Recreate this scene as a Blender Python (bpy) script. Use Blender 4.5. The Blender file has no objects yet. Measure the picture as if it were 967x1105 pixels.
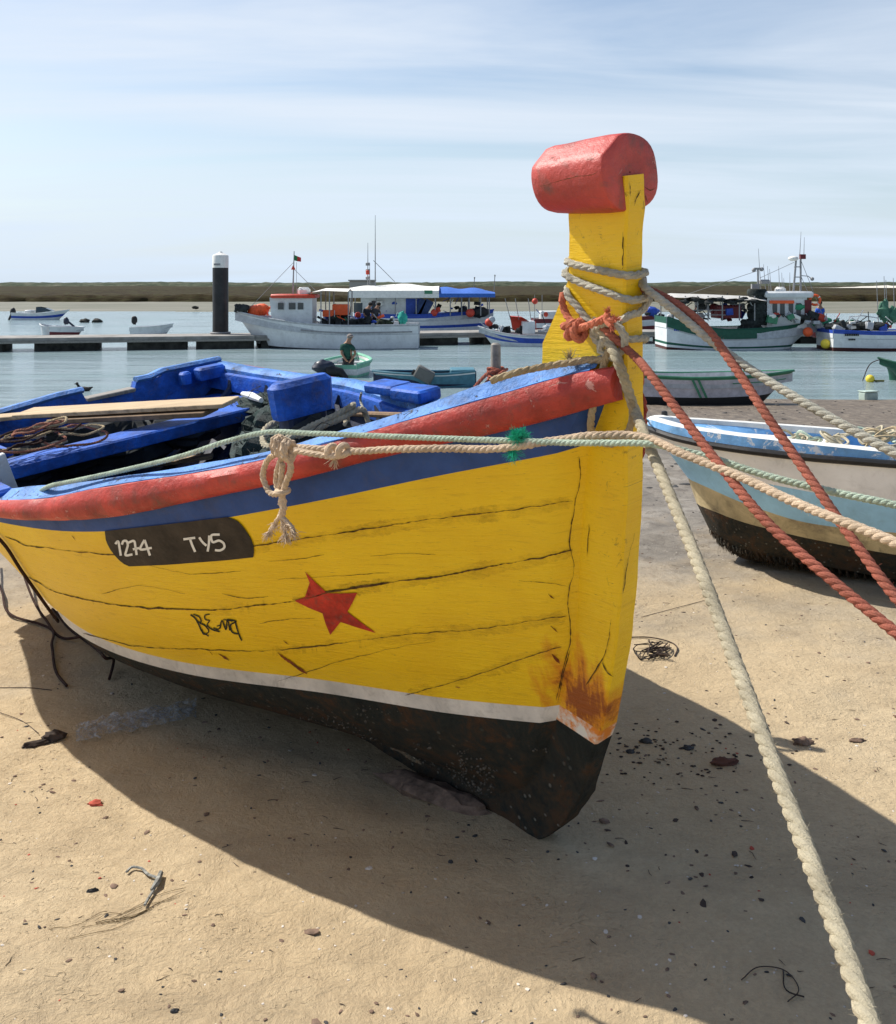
import bpy, bmesh, math, random
from mathutils import Vector, Matrix, noise
from mathutils.bvhtree import BVHTree
random.seed(7)
R=random.Random(11)
sc=bpy.context.scene; COL=sc.collection
F=1100.;CX=483.5;YH=308.;H=1.6;WZ=-1.3
def at(px,py,Y): return Vector(((px-CX)/F*Y,Y,H-(py-YH)*Y/F))
def lerp(a,b,t): return a+(b-a)*t
def interp(x,xs,ys):
    if x<=xs[0]: return ys[0]
    for i in range(len(xs)-1):
        if x<=xs[i+1]:
            t=(x-xs[i])/(xs[i+1]-xs[i]); return ys[i]+(ys[i+1]-ys[i])*t
    return ys[-1]
def sinterp(x,tab):
    # monotone-ish smooth interpolation (Catmull-Rom) through a table of (x,y)
    n=len(tab)
    if x<=tab[0][0]:
        (a,b),(c,d)=tab[0],tab[1]; return b+(d-b)*(x-a)/(c-a)
    if x>=tab[-1][0]: return tab[-1][1]
    for i in range(n-1):
        if x<=tab[i+1][0]:
            x0,y0=tab[i];x1,y1=tab[i+1];h=x1-x0;t=(x-x0)/h
            m0=(y1-tab[i-1][1])/(x1-tab[i-1][0]) if i>0 else (y1-y0)/h
            m1=(tab[i+2][1]-y0)/(tab[i+2][0]-x0) if i<n-2 else (y1-y0)/h
            t2=t*t;t3=t2*t
            return (2*t3-3*t2+1)*y0+(t3-2*t2+t)*h*m0+(-2*t3+3*t2)*y1+(t3-t2)*h*m1
def spline(pts,step):
    """smooth curve through the points, tangents by chord length so uneven spacing never loops"""
    pts=[Vector(p) for p in pts];n=len(pts)
    if n<2: return pts
    T=[0]
    for i in range(1,n): T.append(T[-1]+max((pts[i]-pts[i-1]).length,1e-6))
    m=[]
    for i in range(n):
        if i==0: m.append((pts[1]-pts[0])/(T[1]-T[0]))
        elif i==n-1: m.append((pts[-1]-pts[-2])/(T[-1]-T[-2]))
        else:
            d0=(pts[i]-pts[i-1])/(T[i]-T[i-1]);d1=(pts[i+1]-pts[i])/(T[i+1]-T[i]);h0=T[i]-T[i-1];h1=T[i+1]-T[i]
            m.append((d0*h1+d1*h0)/(h0+h1))
    out=[]
    for i in range(n-1):
        h=T[i+1]-T[i];k=max(1,int(h/step))
        for j in range(k):
            t=j/k;t2=t*t;t3=t2*t
            out.append((2*t3-3*t2+1)*pts[i]+(t3-2*t2+t)*h*m[i]+(-2*t3+3*t2)*pts[i+1]+(t3-t2)*h*m[i+1])
    out.append(pts[-1]); return out
# ------------------------------------------------------------------ mesh builder
OFF={}
class MB:
    def __init__(s): s.v=[];s.f=[];s.m=[];s.uv=[]
    def add(s,vs,fs,mi=0,uvs=None):
        b=len(s.v); s.v+= [Vector(v) for v in vs]; s.uv+= list(uvs) if uvs else [(0,0)]*len(vs)
        for k,f in enumerate(fs):
            s.f.append([b+i for i in f]); s.m.append(mi[k] if isinstance(mi,list) else mi)
        return s
    def box(s,c,d,M=None,mi=0,bev=0,taper=1.):
        c=Vector(c);x,y,z=[q/2 for q in d]
        vs=[]
        for sz in (-1,1):
            k=taper if sz>0 else 1
            b=min(bev,x*.9,y*.9)
            if bev>0: ring=[(-x,-y+b),(-x+b,-y),(x-b,-y),(x,-y+b),(x,y-b),(x-b,y),(-x+b,y),(-x,y-b)]
            else: ring=[(-x,-y),(x,-y),(x,y),(-x,y)]
            if bev>0 and sz<0: vs+=[Vector((p*.96,q*.96,-z)) for p,q in ring]
            h=z*sz-(bev*sz if bev>0 else 0)
            vs+=[Vector((p*k,q*k,h)) for p,q in ring]
            if bev>0 and sz>0:
                vs+=[Vector(((p-math.copysign(bev*.8,p))*k if abs(p)>bev else p,(q-math.copysign(bev*.8,q))*k if abs(q)>bev else q,z)) for p,q in ring]
        n=8 if bev>0 else 4; L=len(vs)//n
        fs=[list(range(n))[::-1],[ (L-1)*n+i for i in range(n)]]
        for r in range(L-1):
            for i in range(n): fs.append([r*n+i,r*n+(i+1)%n,(r+1)*n+(i+1)%n,(r+1)*n+i])
        if M is not None: vs=[M@v for v in vs]
        return s.add([c+v for v in vs],fs,mi)
    def tube(s,pts,r,n=8,mi=0,cap=True,flat=1.):
        pts=[Vector(p) for p in pts]; L=len(pts)
        rs=r if isinstance(r,(list,tuple)) else [r]*L
        vs=[];fs=[];up=None
        for i,p in enumerate(pts):
            t=(pts[min(i+1,L-1)]-pts[max(i-1,0)])
            t=t.normalized() if t.length>1e-9 else Vector((0,0,1))
            if up is None:
                up=Vector((0,0,1)) if abs(t.z)<.9 else Vector((1,0,0))
            a=t.cross(up); 
            if a.length<1e-6: a=t.cross(Vector((1,.3,0)))
            a.normalize(); b=a.cross(t); up=b
            for k in range(n):
                g=2*math.pi*k/n; vs.append(p+(a*math.cos(g)+b*math.sin(g)*flat)*rs[i])
        for i in range(L-1):
            for k in range(n): fs.append([i*n+k,i*n+(k+1)%n,(i+1)*n+(k+1)%n,(i+1)*n+k])
        if cap: fs+= [list(range(n))[::-1],[(L-1)*n+k for k in range(n)]]
        return s.add(vs,fs,mi)
    def lathe(s,c,prof,n=20,mi=0,M=None):
        c=Vector(c);vs=[];fs=[]
        for r,z in prof:
            for k in range(n):
                g=2*math.pi*k/n; v=Vector((r*math.cos(g),r*math.sin(g),z)); vs.append(c+(M@v if M is not None else v))
        L=len(prof)
        for i in range(L-1):
            for k in range(n): fs.append([i*n+k,i*n+(k+1)%n,(i+1)*n+(k+1)%n,(i+1)*n+k])
        fs+= [list(range(n))[::-1],[(L-1)*n+k for k in range(n)]]
        return s.add(vs,fs,mi)
    def ball(s,c,r,n=12,mi=0,sq=(1,1,1),jit=0):
        prof=[(max(.001,math.sin(math.pi*i/n)),-math.cos(math.pi*i/n)) for i in range(n+1)]
        c=Vector(c);vs=[];fs=[];m=n+4
        for a,z in prof:
            for k in range(m):
                g=2*math.pi*k/m; v=Vector((a*math.cos(g)*sq[0],a*math.sin(g)*sq[1],z*sq[2]))*r
                if jit: v*=1+jit*noise.noise((v/r)*2.1+c*7)
                vs.append(c+v)
        for i in range(n):
            for k in range(m): fs.append([i*m+k,i*m+(k+1)%m,(i+1)*m+(k+1)%m,(i+1)*m+k])
        return s.add(vs,fs,mi)
    def torus(s,c,R_,r,axis=(0,0,1),n=28,k=8,mi=None):
        a=Vector(axis).normalized(); u=a.orthogonal().normalized(); w=a.cross(u);c=Vector(c);vs=[];fs=[];ms=[]
        for i in range(n):
            g=2*math.pi*i/n; d=u*math.cos(g)+w*math.sin(g)
            for j in range(k):
                h=2*math.pi*j/k; vs.append(c+d*(R_+r*math.cos(h))+a*r*math.sin(h))
        for i in range(n):
            for j in range(k):
                fs.append([i*k+j,i*k+(j+1)%k,((i+1)%n)*k+(j+1)%k,((i+1)%n)*k+j]); ms.append(mi(i) if mi else 0)
        return s.add(vs,fs,ms)
    def loft(s,rows,mi=0,uvs=None,closed=False):
        n=len(rows[0]);vs=[p for r in rows for p in r];fs=[];ms=[]
        for i in range(len(rows)-1):
            for k in range(n if closed else n-1):
                fs.append([i*n+k,i*n+(k+1)%n,(i+1)*n+(k+1)%n,(i+1)*n+k]); ms.append(mi[i] if isinstance(mi,list) else mi)
        return s.add(vs,fs,ms,[q for r in uvs for q in r] if uvs else None)
    def rope(s,pts,r,mi=0,lay=3.2,step=None,k=6,wob=.0):
        # three-strand laid rope swept along a smooth path
        P=spline(pts,(step or r*1.1)) if len(pts)>1 else pts
        L=len(P);fr=[];up=None;d=0;acc=[]
        for i,p in enumerate(P):
            t=(P[min(i+1,L-1)]-P[max(i-1,0)]).normalized()
            if up is None: up=t.orthogonal().normalized()
            a=t.cross(up); a=a.normalized() if a.length>1e-6 else t.orthogonal().normalized()
            b=a.cross(t).normalized(); up=b
            if i: d+=(p-P[i-1]).length
            fr.append((p,a,b)); acc.append(d)
        for st in range(3):
            q=[]
            for (p,a,b),dd in zip(fr,acc):
                g=2*math.pi*(dd/(2*r*lay)+st/3.)
                rr=r*.41*(1+wob*noise.noise(p*60)+.10*noise.noise(p*9))
                q.append(p+(a*math.cos(g)+b*math.sin(g))*rr)
            s.tube(q,r*.61,k,mi)
        return s
    def hairs(s,c,dirv,n,L,r,spread=.6,mi=0,curl=.4,rng=R):
        for _ in range(n):
            d=(Vector(dirv).normalized()+Vector([rng.uniform(-1,1) for _ in range(3)])*spread).normalized()
            l=L*rng.uniform(.5,1.1);p=Vector(c)+Vector([rng.uniform(-1,1) for _ in range(3)])*L*.08;pts=[p]
            for k in range(4):
                d=(d+Vector([rng.uniform(-1,1) for _ in range(3)])*curl).normalized(); p=p+d*l/4; pts.append(p)
            s.tube(pts,[r,r,r*.8,r*.6,r*.3],4,mi)
        return s
    def build(s,name,mats,parent=None,smooth=True,loc=None,rotz=0,auto=True):
        me=bpy.data.meshes.new(name); o=bpy.data.objects.new(name,me)
        off=Vector((0,0,0))
        if parent is not None:
            off=OFF.get(parent.name,Vector((0,0,0))); o.parent=parent; OFF[o.name]=off
        elif loc is not None:
            off=Vector(loc); o.location=off; OFF[o.name]=off
        me.from_pydata([v-off for v in s.v],[],s.f)
        if not isinstance(mats,(list,tuple)): mats=[mats]
        for m in mats: me.materials.append(m)
        for p,mi in zip(me.polygons,s.m): p.material_index=mi; p.use_smooth=smooth
        ul=me.uv_layers.new(name='UVMap')
        for l in me.loops: ul.data[l.index].uv=s.uv[l.vertex_index]
        COL.objects.link(o)
        if smooth and auto:
            try: me.set_sharp_from_angle(angle=math.radians(38))
            except Exception: pass
        me.validate()
        return o
def tag(o,label=None,cat=None,group=None,kind=None):
    if label:o['label']=label
    if cat:o['category']=cat
    if group:o['group']=group
    if kind:o['kind']=kind
    return o
def thing(name,loc,label,cat,group=None,rotz=0,local=False):
    o=bpy.data.objects.new(name,None);COL.objects.link(o);o.location=loc;o.rotation_euler=(0,0,rotz);o.empty_display_size=.1
    OFF[o.name]=Vector((0,0,0)) if local else Vector(loc)
    return tag(o,label,cat,group)
# ------------------------------------------------------------------ materials
class NT:
    def __init__(s,name):
        s.m=bpy.data.materials.new(name);s.m.use_nodes=True;s.t=s.m.node_tree;s.b=s.t.nodes['Principled BSDF'];s.o=s.t.nodes['Material Output']
    def n(s,ty,**kw):
        x=s.t.nodes.new(ty)
        for k,v in kw.items():
            if k=='inp':
                for a,b in v.items():
                    if hasattr(b,'links') or isinstance(b,bpy.types.NodeSocket): s.t.links.new(b,x.inputs[a])
                    else: x.inputs[a].default_value=b
            else: setattr(x,k,v)
        return x
    def coord(s,w='Object'): return s.n('ShaderNodeTexCoord').outputs[w]
    def mapv(s,v,sc=(1,1,1),rot=(0,0,0),loc=(0,0,0)):
        return s.n('ShaderNodeMapping',inp={'Vector':v,'Scale':sc,'Rotation':rot,'Location':loc}).outputs[0]
    def noise(s,v,scale,detail=4,rough=.6,dist=0): return s.n('ShaderNodeTexNoise',inp={'Vector':v,'Scale':scale,'Detail':detail,'Roughness':rough,'Distortion':dist}).outputs['Fac']
    def vor(s,v,scale,feature='F1'): return s.n('ShaderNodeTexVoronoi',feature=feature,inp={'Vector':v,'Scale':scale})
    def ramp(s,f,stops,interp='LINEAR'):
        x=s.n('ShaderNodeValToRGB',inp={'Fac':f});cr=x.color_ramp;cr.interpolation=interp
        while len(cr.elements)<len(stops): cr.elements.new(.5)
        for e,(p,c) in zip(cr.elements,stops):
            e.position=p; e.color=(c,c,c,1) if isinstance(c,(int,float)) else (*c,1)
        return x.outputs['Color']
    def mix(s,f,a,b,mode='MIX'):
        x=s.n('ShaderNodeMix',data_type='RGBA',blend_type=mode)
        for i,v in ((0,f),(6,a),(7,b)):
            if isinstance(v,bpy.types.NodeSocket): s.t.links.new(v,x.inputs[i])
            else: x.inputs[i].default_value=v if i==0 else ((*v,1) if len(v)==3 else v)
        return x.outputs[2]
    def math(s,op,a,b=0.,c=0.,clamp=False):
        x=s.n('ShaderNodeMath',operation=op,use_clamp=clamp)
        for i,v in enumerate((a,b,c)):
            if isinstance(v,bpy.types.NodeSocket): s.t.links.new(v,x.inputs[i])
            else: x.inputs[i].default_value=v
        return x.outputs[0]
    def bump(s,h,strength=.3,dist=.01,normal=None):
        i={'Height':h,'Strength':strength,'Distance':dist}
        if normal is not None:i['Normal']=normal
        return s.n('ShaderNodeBump',inp=i).outputs[0]
    def set(s,**kw):
        for k,v in kw.items():
            k={'base':'Base Color','rough':'Roughness','normal':'Normal','metal':'Metallic','spec':'Specular IOR Level','alpha':'Alpha','trans':'Transmission Weight','ior':'IOR','coat':'Coat Weight','sheen':'Sheen Weight'}[k]
            if isinstance(v,bpy.types.NodeSocket): s.t.links.new(v,s.b.inputs[k])
            else: s.b.inputs[k].default_value=(*v,1) if isinstance(v,tuple) else v
        return s.m
def _p():pass
def paint(name,col,rough=.5,var=.12,scale=6,bump=.15,bscale=35,chip=None,dirt=.25,grain=None,spec=.4):
    t=NT(name);c=t.coord()
    v=t.noise(c,scale,5,.65)
    dark=tuple(x*(1-var*2.2) for x in col);lite=tuple(min(1,x*(1+var)+.01*var) for x in col)
    base=t.ramp(v,[(.3,dark),(.7,lite)])
    d=t.ramp(t.noise(c,scale*2.7,6,.7,.6),[(.52,0.),(.75,dirt)])
    base=t.mix(d,base,(.10,.08,.06))
    hb=t.noise(c,bscale,6,.7)
    if grain:
        gv=t.mapv(c,sc=grain); g=t.noise(gv,6,5,.6); base=t.mix(t.ramp(g,[(.45,0.),(.8,.35)]),base,dark); hb=t.math('ADD',hb,g)
    if chip:
        cc,th,cs=chip
        k=t.ramp(t.noise(c,cs,7,.75,.8),[(th,0.),(th+.025,1.)])
        base=t.mix(k,base,cc); hb=t.math('SUBTRACT',hb,t.math('MULTIPLY',k,.6))
    return t.set(base=base,rough=t.ramp(v,[(.3,min(1,rough+.15)),(.7,rough)]),spec=spec,normal=t.bump(hb,bump,.01))
M={}
def simple(name,col,rough=.6,**k): 
    if name not in M: M[name]=paint(name,col,rough,**k)
    return M[name]
# hull yellow, uv = (metres along, metres up)
def mat_yellow():
    t=NT('yellow_paint');uv=t.coord('UV');c=t.coord()
    base=t.ramp(t.noise(c,3.5,5,.6),[(.3,(.86,.525,.004)),(.7,(.94,.625,.008))])
    base=t.mix(t.ramp(t.noise(t.mapv(uv,sc=(.8,1.6,1)),1.7,5,.65),[(.4,0.),(.68,.28)]),base,(.60,.32,.006))
    st=t.noise(t.mapv(uv,sc=(2.2,16,1)),4,6,.7,.4)
    base=t.mix(t.ramp(st,[(.56,0.),(.72,.28)]),base,(.36,.19,.008))
    fine=t.noise(t.mapv(uv,sc=(3,45,1)),9,5,.7,.5)
    base=t.mix(t.ramp(fine,[(.63,0.),(.68,.75)]),base,(.17,.085,.015))
    # thin grime lines
    # rust bleeding from the foot of the stem
    s=t.n('ShaderNodeSeparateXYZ',inp={'Vector':uv})
    dx=t.math('DIVIDE',t.math('ADD',s.outputs[0],.25),.145);dy=t.math('DIVIDE',t.math('SUBTRACT',s.outputs[1],.50),.19)
    rr=t.math('SQRT',t.math('ADD',t.math('MULTIPLY',dx,dx),t.math('MULTIPLY',dy,dy)))
    sk=t.math('ADD',t.math('MULTIPLY',t.noise(t.mapv(uv,sc=(15,3,1)),2.2,5,.6,.25),.6),t.math('MULTIPLY',t.noise(c,13,6,.7),.4))
    rm=t.math('SUBTRACT',t.math('ADD',t.math('MULTIPLY',sk,2.3),-.25),rr)
    base=t.mix(t.ramp(rm,[(-.0,0.),(.45,.8)]),base,(.66,.19,.008))
    base=t.mix(t.ramp(t.math('SUBTRACT',rm,t.math('MULTIPLY',t.noise(c,30,4),.6)),[(.12,0.),(.34,.85)]),base,(.24,.045,.008))
    # scattered rust pin holes
    vv=t.vor(t.mapv(uv,sc=(1,1.6,1)),7.5);sp=t.math('ADD',vv.outputs['Distance'],t.math('MULTIPLY',t.noise(c,60,3),.10))
    gate=t.math('GREATER_THAN',t.n('ShaderNodeSeparateXYZ',inp={'Vector':vv.outputs['Color']}).outputs[0],.72)
    base=t.mix(t.math('MULTIPLY',t.ramp(sp,[(.08,1.),(.12,0.)]),gate),base,(.25,.06,.01))
    # weathered fore edge of the stem
    e=t.math('MULTIPLY',t.ramp(t.noise(c,26,6,.75,1.),[(.60,0.),(.66,1.)]),t.ramp(t.math('ADD',s.outputs[0],1.),[(.60,1.),(.66,0.)]))
    base=t.mix(t.math('MULTIPLY',e,.55),base,(.12,.06,.01))
    h=t.math('ADD',t.noise(t.mapv(uv,sc=(2,22,1)),5,6,.7),t.math('MULTIPLY',t.noise(c,45,5,.7),.5))
    return t.set(base=base,rough=.42,spec=.45,normal=t.bump(h,.5,.008))
def mat_bottom():
    t=NT('fouled_bottom_paint');c=t.coord();uv=t.coord('UV')
    n=t.noise(c,9,8,.75,.5)
    base=t.ramp(n,[(.3,(.012,.016,.015)),(.5,(.035,.04,.034)),(.62,(.10,.05,.025)),(.75,(.08,.09,.08))])
    s=t.n('ShaderNodeSeparateXYZ',inp={'Vector':uv})
    low=t.ramp(t.math('ADD',s.outputs[1],t.math('MULTIPLY',t.noise(c,7,5),.25)),[(.25,.75),(.5,0.)])
    base=t.mix(t.math('MULTIPLY',low,t.ramp(t.noise(c,20,6,.8),[(.4,0.),(.6,1.)])),base,(.09,.06,.035))
    v=t.vor(c,55);g=t.math('GREATER_THAN',t.n('ShaderNodeSeparateXYZ',inp={'Vector':v.outputs['Color']}).outputs[1],.88)
    b=t.math('MULTIPLY',t.math('MULTIPLY',t.ramp(v.outputs['Distance'],[(.25,1.),(.4,0.)]),g),low)
    base=t.mix(b,base,(.30,.28,.23))
    return t.set(base=base,rough=.85,spec=.2,normal=t.bump(t.math('ADD',t.math('ADD',n,t.noise(c,50,6,.8)),b),.9,.02))
def mat_rope(name,col,rough=.9):
    t=NT(name);c=t.coord()
    n=t.noise(c,9,7,.75);f=t.noise(c,300,4,.85)
    base=t.ramp(n,[(.3,tuple(x*.55 for x in col)),(.5,tuple(x*.95 for x in col)),(.7,tuple(min(1,x*1.2) for x in col))])
    base=t.mix(t.ramp(t.noise(c,31,5,.7),[(.5,0.),(.75,.4)]),base,(.16,.13,.09))
    base=t.mix(t.ramp(f,[(.45,0.),(.7,.4)]),base,tuple(x*.45 for x in col))
    return t.set(base=base,rough=rough,spec=.15,normal=t.bump(f,.9,.006))
def mat_ground():
    t=NT('wet_sand_and_mud');c=t.coord()
    P=t.n('ShaderNodeSeparateXYZ',inp={'Vector':c})
    n1=t.noise(c,.9,5,.6);n2=t.noise(c,6,6,.7);n3=t.noise(c,70,4,.8)
    sand=t.ramp(n1,[(.3,(.475,.36,.215)),(.7,(.57,.455,.29))])
    sand=t.mix(t.ramp(n2,[(.5,0.),(.75,.45)]),sand,(.36,.27,.165))
    sand=t.mix(t.ramp(n3,[(.35,.35),(.65,0.)]),sand,(.28,.21,.13))
    sand=t.mix(t.ramp(t.noise(t.mapv(c,sc=(.6,1.3,1),loc=(2.3,0,0)),1.6,6,.65,.8),[(.50,0.),(.66,.5)]),sand,(.33,.25,.155))
    mud=t.ramp(t.noise(c,1.6,7,.75,.6),[(.3,(.11,.097,.08)),(.5,(.20,.178,.148)),(.7,(.34,.31,.265))])
    mud=t.mix(t.ramp(t.noise(c,9,6,.8),[(.52,0.),(.60,.75)]),mud,(.10,.085,.07))
    m=t.ramp(t.math('ADD',t.math('MULTIPLY',P.outputs[1],.1),t.math('MULTIPLY',t.math('SUBTRACT',n1,.5),.55)),[(.45,0.),(.64,.94)])
    base=t.mix(m,sand,mud)
    peb=t.ramp(t.math('MULTIPLY',P.outputs[1],.01),[(.13,0.),(.17,1.)])
    pn=t.noise(t.mapv(c,sc=(1,.35,1)),7,6,.85)
    pebc=t.ramp(pn,[(.3,(.04,.032,.024)),(.5,(.13,.10,.072)),(.65,(.27,.225,.165))])
    base=t.mix(t.math('MULTIPLY',peb,.85),base,pebc)
    # the far flats
    far=t.ramp(t.math('MULTIPLY',P.outputs[1],.01),[(.6,0.),(.7,1.)])
    fm=t.ramp(t.noise(t.mapv(c,sc=(.01,.06,1)),5,6,.7),[(.35,(.10,.105,.065)),(.5,(.165,.16,.115)),(.65,(.23,.215,.17))])
    base=t.mix(far,base,fm)
    # shell specks and dark flecks
    v=t.vor(c,34);g=t.math('GREATER_THAN',t.n('ShaderNodeSeparateXYZ',inp={'Vector':v.outputs['Color']}).outputs[0],.93)
    near=t.ramp(t.math('MULTIPLY',P.outputs[1],.1),[(.7,1.),(1.,0.)])
    sp=t.math('MULTIPLY',t.math('MULTIPLY',t.ramp(t.math('ADD',v.outputs['Distance'],t.math('MULTIPLY',n3,.2)),[(.2,1.),(.26,0.)]),g),near)
    base=t.mix(t.math('MULTIPLY',sp,.8),base,(.62,.55,.45))
    v2=t.vor(t.mapv(c,sc=(1,1.4,1),loc=(3,1,0)),21);g2=t.math('GREATER_THAN',t.n('ShaderNodeSeparateXYZ',inp={'Vector':v2.outputs['Color']}).outputs[0],.93)
    sp2=t.math('MULTIPLY',t.math('MULTIPLY',t.ramp(t.math('ADD',v2.outputs['Distance'],t.math('MULTIPLY',n3,.3)),[(.24,1.),(.28,0.)]),g2),near)
    base=t.mix(t.math('MULTIPLY',sp2,.8),base,(.09,.065,.045))
    h=t.math('ADD',t.math('MULTIPLY',t.noise(c,14,7,.75,.4),1.),t.math('MULTIPLY',n3,.25))
    h=t.math('ADD',h,t.math('MULTIPLY',sp,.3))
    # small curled worm casts and scratches
    w=t.noise(t.mapv(c,sc=(1,1.6,1)),26,3,.5,2.2)
    h=t.math('ADD',h,t.math('MULTIPLY',t.ramp(w,[(.62,0.),(.70,.42)]),t.ramp(t.noise(c,1.1,3),[(.45,0.),(.62,1.)])))
    return t.set(base=base,rough=t.ramp(m,[(0,.9),(1,.6)]),spec=.25,normal=t.bump(h,.75,.025))
def mat_water():
    t=NT('estuary_water');c=t.coord()
    a=t.noise(t.mapv(c,sc=(.45,1.1,1)),1.6,6,.7,.3);b=t.noise(t.mapv(c,sc=(1,2.,1)),6,4,.7)
    h=t.math('ADD',a,t.math('MULTIPLY',b,.45))
    col=t.ramp(t.noise(t.mapv(c,sc=(.02,.12,1)),3,4),[(.3,(.17,.25,.25)),(.7,(.27,.34,.36))])
    return t.set(base=col,rough=t.ramp(t.noise(t.mapv(c,sc=(.05,.35,1)),4,5),[(.35,.06),(.65,.22)]),spec=.5,ior=1.33,normal=t.bump(h,.6,.14))
def mat_net(name,col):
    t=NT(name);c=t.coord()
    n=t.noise(c,14,6,.7)
    w=t.n('ShaderNodeTexWave',inp={'Vector':c,'Scale':60,'Distortion':9,'Detail':3}).outputs['Fac']
    base=t.ramp(n,[(.3,tuple(x*.3 for x in col)),(.7,tuple(x*1.5 for x in col))])
    base=t.mix(t.ramp(w,[(.5,0.),(.8,.5)]),base,tuple(x*.2 for x in col))
    return t.set(base=base,rough=.75,normal=t.bump(t.math('ADD',w,n),.9,.01))
def mat_wood(name,col):
    t=NT(name);c=t.coord('UV')
    g=t.noise(t.mapv(t.coord(),rot=(0,0,-.64),sc=(1.2,30,8)),3,6,.7,.3)
    base=t.ramp(g,[(.3,tuple(x*.5 for x in col)),(.55,col),(.75,tuple(min(1,x*1.2) for x in col))])
    return t.set(base=base,rough=.8,normal=t.bump(g,.3,.005))
M['yellow']=mat_yellow();M['bottom']=mat_bottom()
M['red']=paint('faded_red_paint',(.50,.046,.028),.42,.28,6,.6,26,chip=((.62,.27,.22),.615,17),dirt=.6,spec=.5)
M['redlog']=paint('cracked_red_paint',(.50,.062,.046),.42,.22,5,.55,22,chip=((.50,.16,.13),.635,13),dirt=.7,spec=.5)
M['navy']=paint('navy_blue_paint',(.018,.070,.26),.5,.18,5,.2,30,dirt=.3)
M['blue']=paint('bright_blue_paint',(.010,.115,.56),.5,.3,7,.5,24,chip=((.10,.10,.10),.66,18),dirt=.6,grain=(2,9,9))
M['capblue']=paint('worn_blue_gunwale_paint',(.08,.26,.66),.5,.3,9,.8,28,chip=((.05,.055,.06),.60,24),dirt=.5,grain=(3,3,3))
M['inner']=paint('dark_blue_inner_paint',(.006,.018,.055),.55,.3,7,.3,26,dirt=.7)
M['white']=paint('off_white_band_paint',(.70,.66,.60),.55,.12,8,.2,40,dirt=.4)
M['plate']=paint('dark_brown_plate_paint',(.024,.017,.013),.55,.3,12,.2,50,dirt=.2)
M['letters']=paint('white_letter_paint',(.78,.77,.72),.6,.06,20,.1,60,dirt=.1)
M['star']=paint('red_star_paint',(.52,.028,.012),.5,.25,20,.2,50,dirt=.6)
M['scrawl']=paint('black_scrawl_paint',(.015,.016,.012),.7,.1,20,.1,60)
M['crack']=paint('dark_seam',(.13,.070,.016),.95,.4,30,.3,80)
M['rustred']=paint('rust_stain_red',(.26,.06,.01),.9,.3,40,.2,60)
M['rope']=mat_rope('cream_rope_fibre',(.60,.53,.375));M['rope_grey']=mat_rope('grey_rope_fibre',(.62,.59,.48))
M['rope_tan']=mat_rope('tan_rope_fibre',(.52,.41,.25))
M['rope_orange']=mat_rope('orange_rope_fibre',(.50,.165,.11));M['rope_pale_orange']=mat_rope('pale_orange_rope_fibre',(.78,.25,.15))
M['rope_green']=mat_rope('pale_green_rope_fibre',(.60,.72,.56));M['rope_beige']=mat_rope('beige_rope_fibre',(.78,.60,.42))
M['rope_dark']=mat_rope('dark_rope_fibre',(.05,.025,.02));M['tuft']=mat_rope('green_fibre',(.03,.60,.36))
M['net']=mat_net('dark_green_netting',(.035,.075,.065));M['net_teal']=mat_net('teal_netting',(.05,.16,.17))
M['wood']=mat_wood('pale_sawn_wood',(.56,.41,.24));M['wood_old']=mat_wood('old_brown_wood',(.24,.15,.08))
M['wood_grey']=mat_wood('grey_weathered_wood',(.27,.25,.22))
M['black']=simple('black_rubber',(.015,.015,.016),.5);M['concrete']=simple('pontoon_concrete',(.30,.285,.26),.9,var=.2,scale=1.2)
M['float']=simple('dark_pontoon_float',(.035,.035,.028),.8,var=.4,scale=2)
M['pile']=paint('black_pile_coating',(.016,.016,.018),.45,.25,1.2,.2,8,dirt=.3)
M['bwhite']=paint('boat_white_paint',(.66,.68,.68),.45,.07,2,.05,20,dirt=.25)
M['bgrey']=simple('pale_grey_paint',(.45,.47,.49),.5);M['bred']=simple('bright_red_paint',(.60,.06,.03),.45)
M['bblue']=simple('royal_blue_paint',(.02,.07,.40),.45);M['bgreen']=simple('dark_green_paint',(.006,.085,.05),.45)
M['maroon']=simple('maroon_paint',(.14,.012,.018),.45);M['antifoul']=simple('red_brown_antifouling',(.07,.018,.015),.8)
M['dantifoul']=simple('black_antifouling',(.014,.014,.016),.7)
M['orange']=simple('orange_plastic',(.85,.12,.03),.5,var=.08);M['canvas']=simple('white_canvas',(.78,.77,.72),.85,var=.05)
M['canvasblue']=simple('blue_canvas',(.04,.14,.50),.8,var=.08);M['metal']=simple('dull_metal',(.28,.28,.28),.45,var=.1)
M['glass']=NT('window_glass').set(base=(.05,.07,.08),rough=.08)
M['yellowball']=simple('yellow_plastic',(.78,.60,.05),.5,var=.08);M['teal']=simple('teal_paint',(.06,.19,.25),.5)
M['mint']=simple('mint_green_paint',(.20,.50,.34),.5);M['lilac']=simple('pale_lilac_paint',(.56,.54,.58),.5)
M['darkgear']=simple('dark_fishing_gear',(.03,.035,.035),.9,var=.5,scale=3);M['skin']=simple('skin',(.30,.16,.10),.6,var=.05)
M['gshirt']=simple('green_shirt',(.012,.065,.05),.9);M['trouser']=simple('dark_trousers',(.02,.022,.03),.9);M['hair']=simple('dark_hair',(.03,.025,.02),.9)
M['bshirt']=simple('blue_jacket',(.02,.10,.50),.8);M['cap']=simple('grey_cap',(.25,.22,.2),.9);M['crate']=simple('grey_plastic',(.14,.14,.13),.7)
M['lblue']=paint('sky_blue_paint',(.20,.46,.80),.5,.18,6,.2,30,chip=((.70,.74,.78),.565,9),dirt=.2)
M['lstripe']=paint('pale_blue_stripe_paint',(.36,.66,.90),.5,.1,4,.1,30,dirt=.2)
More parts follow.
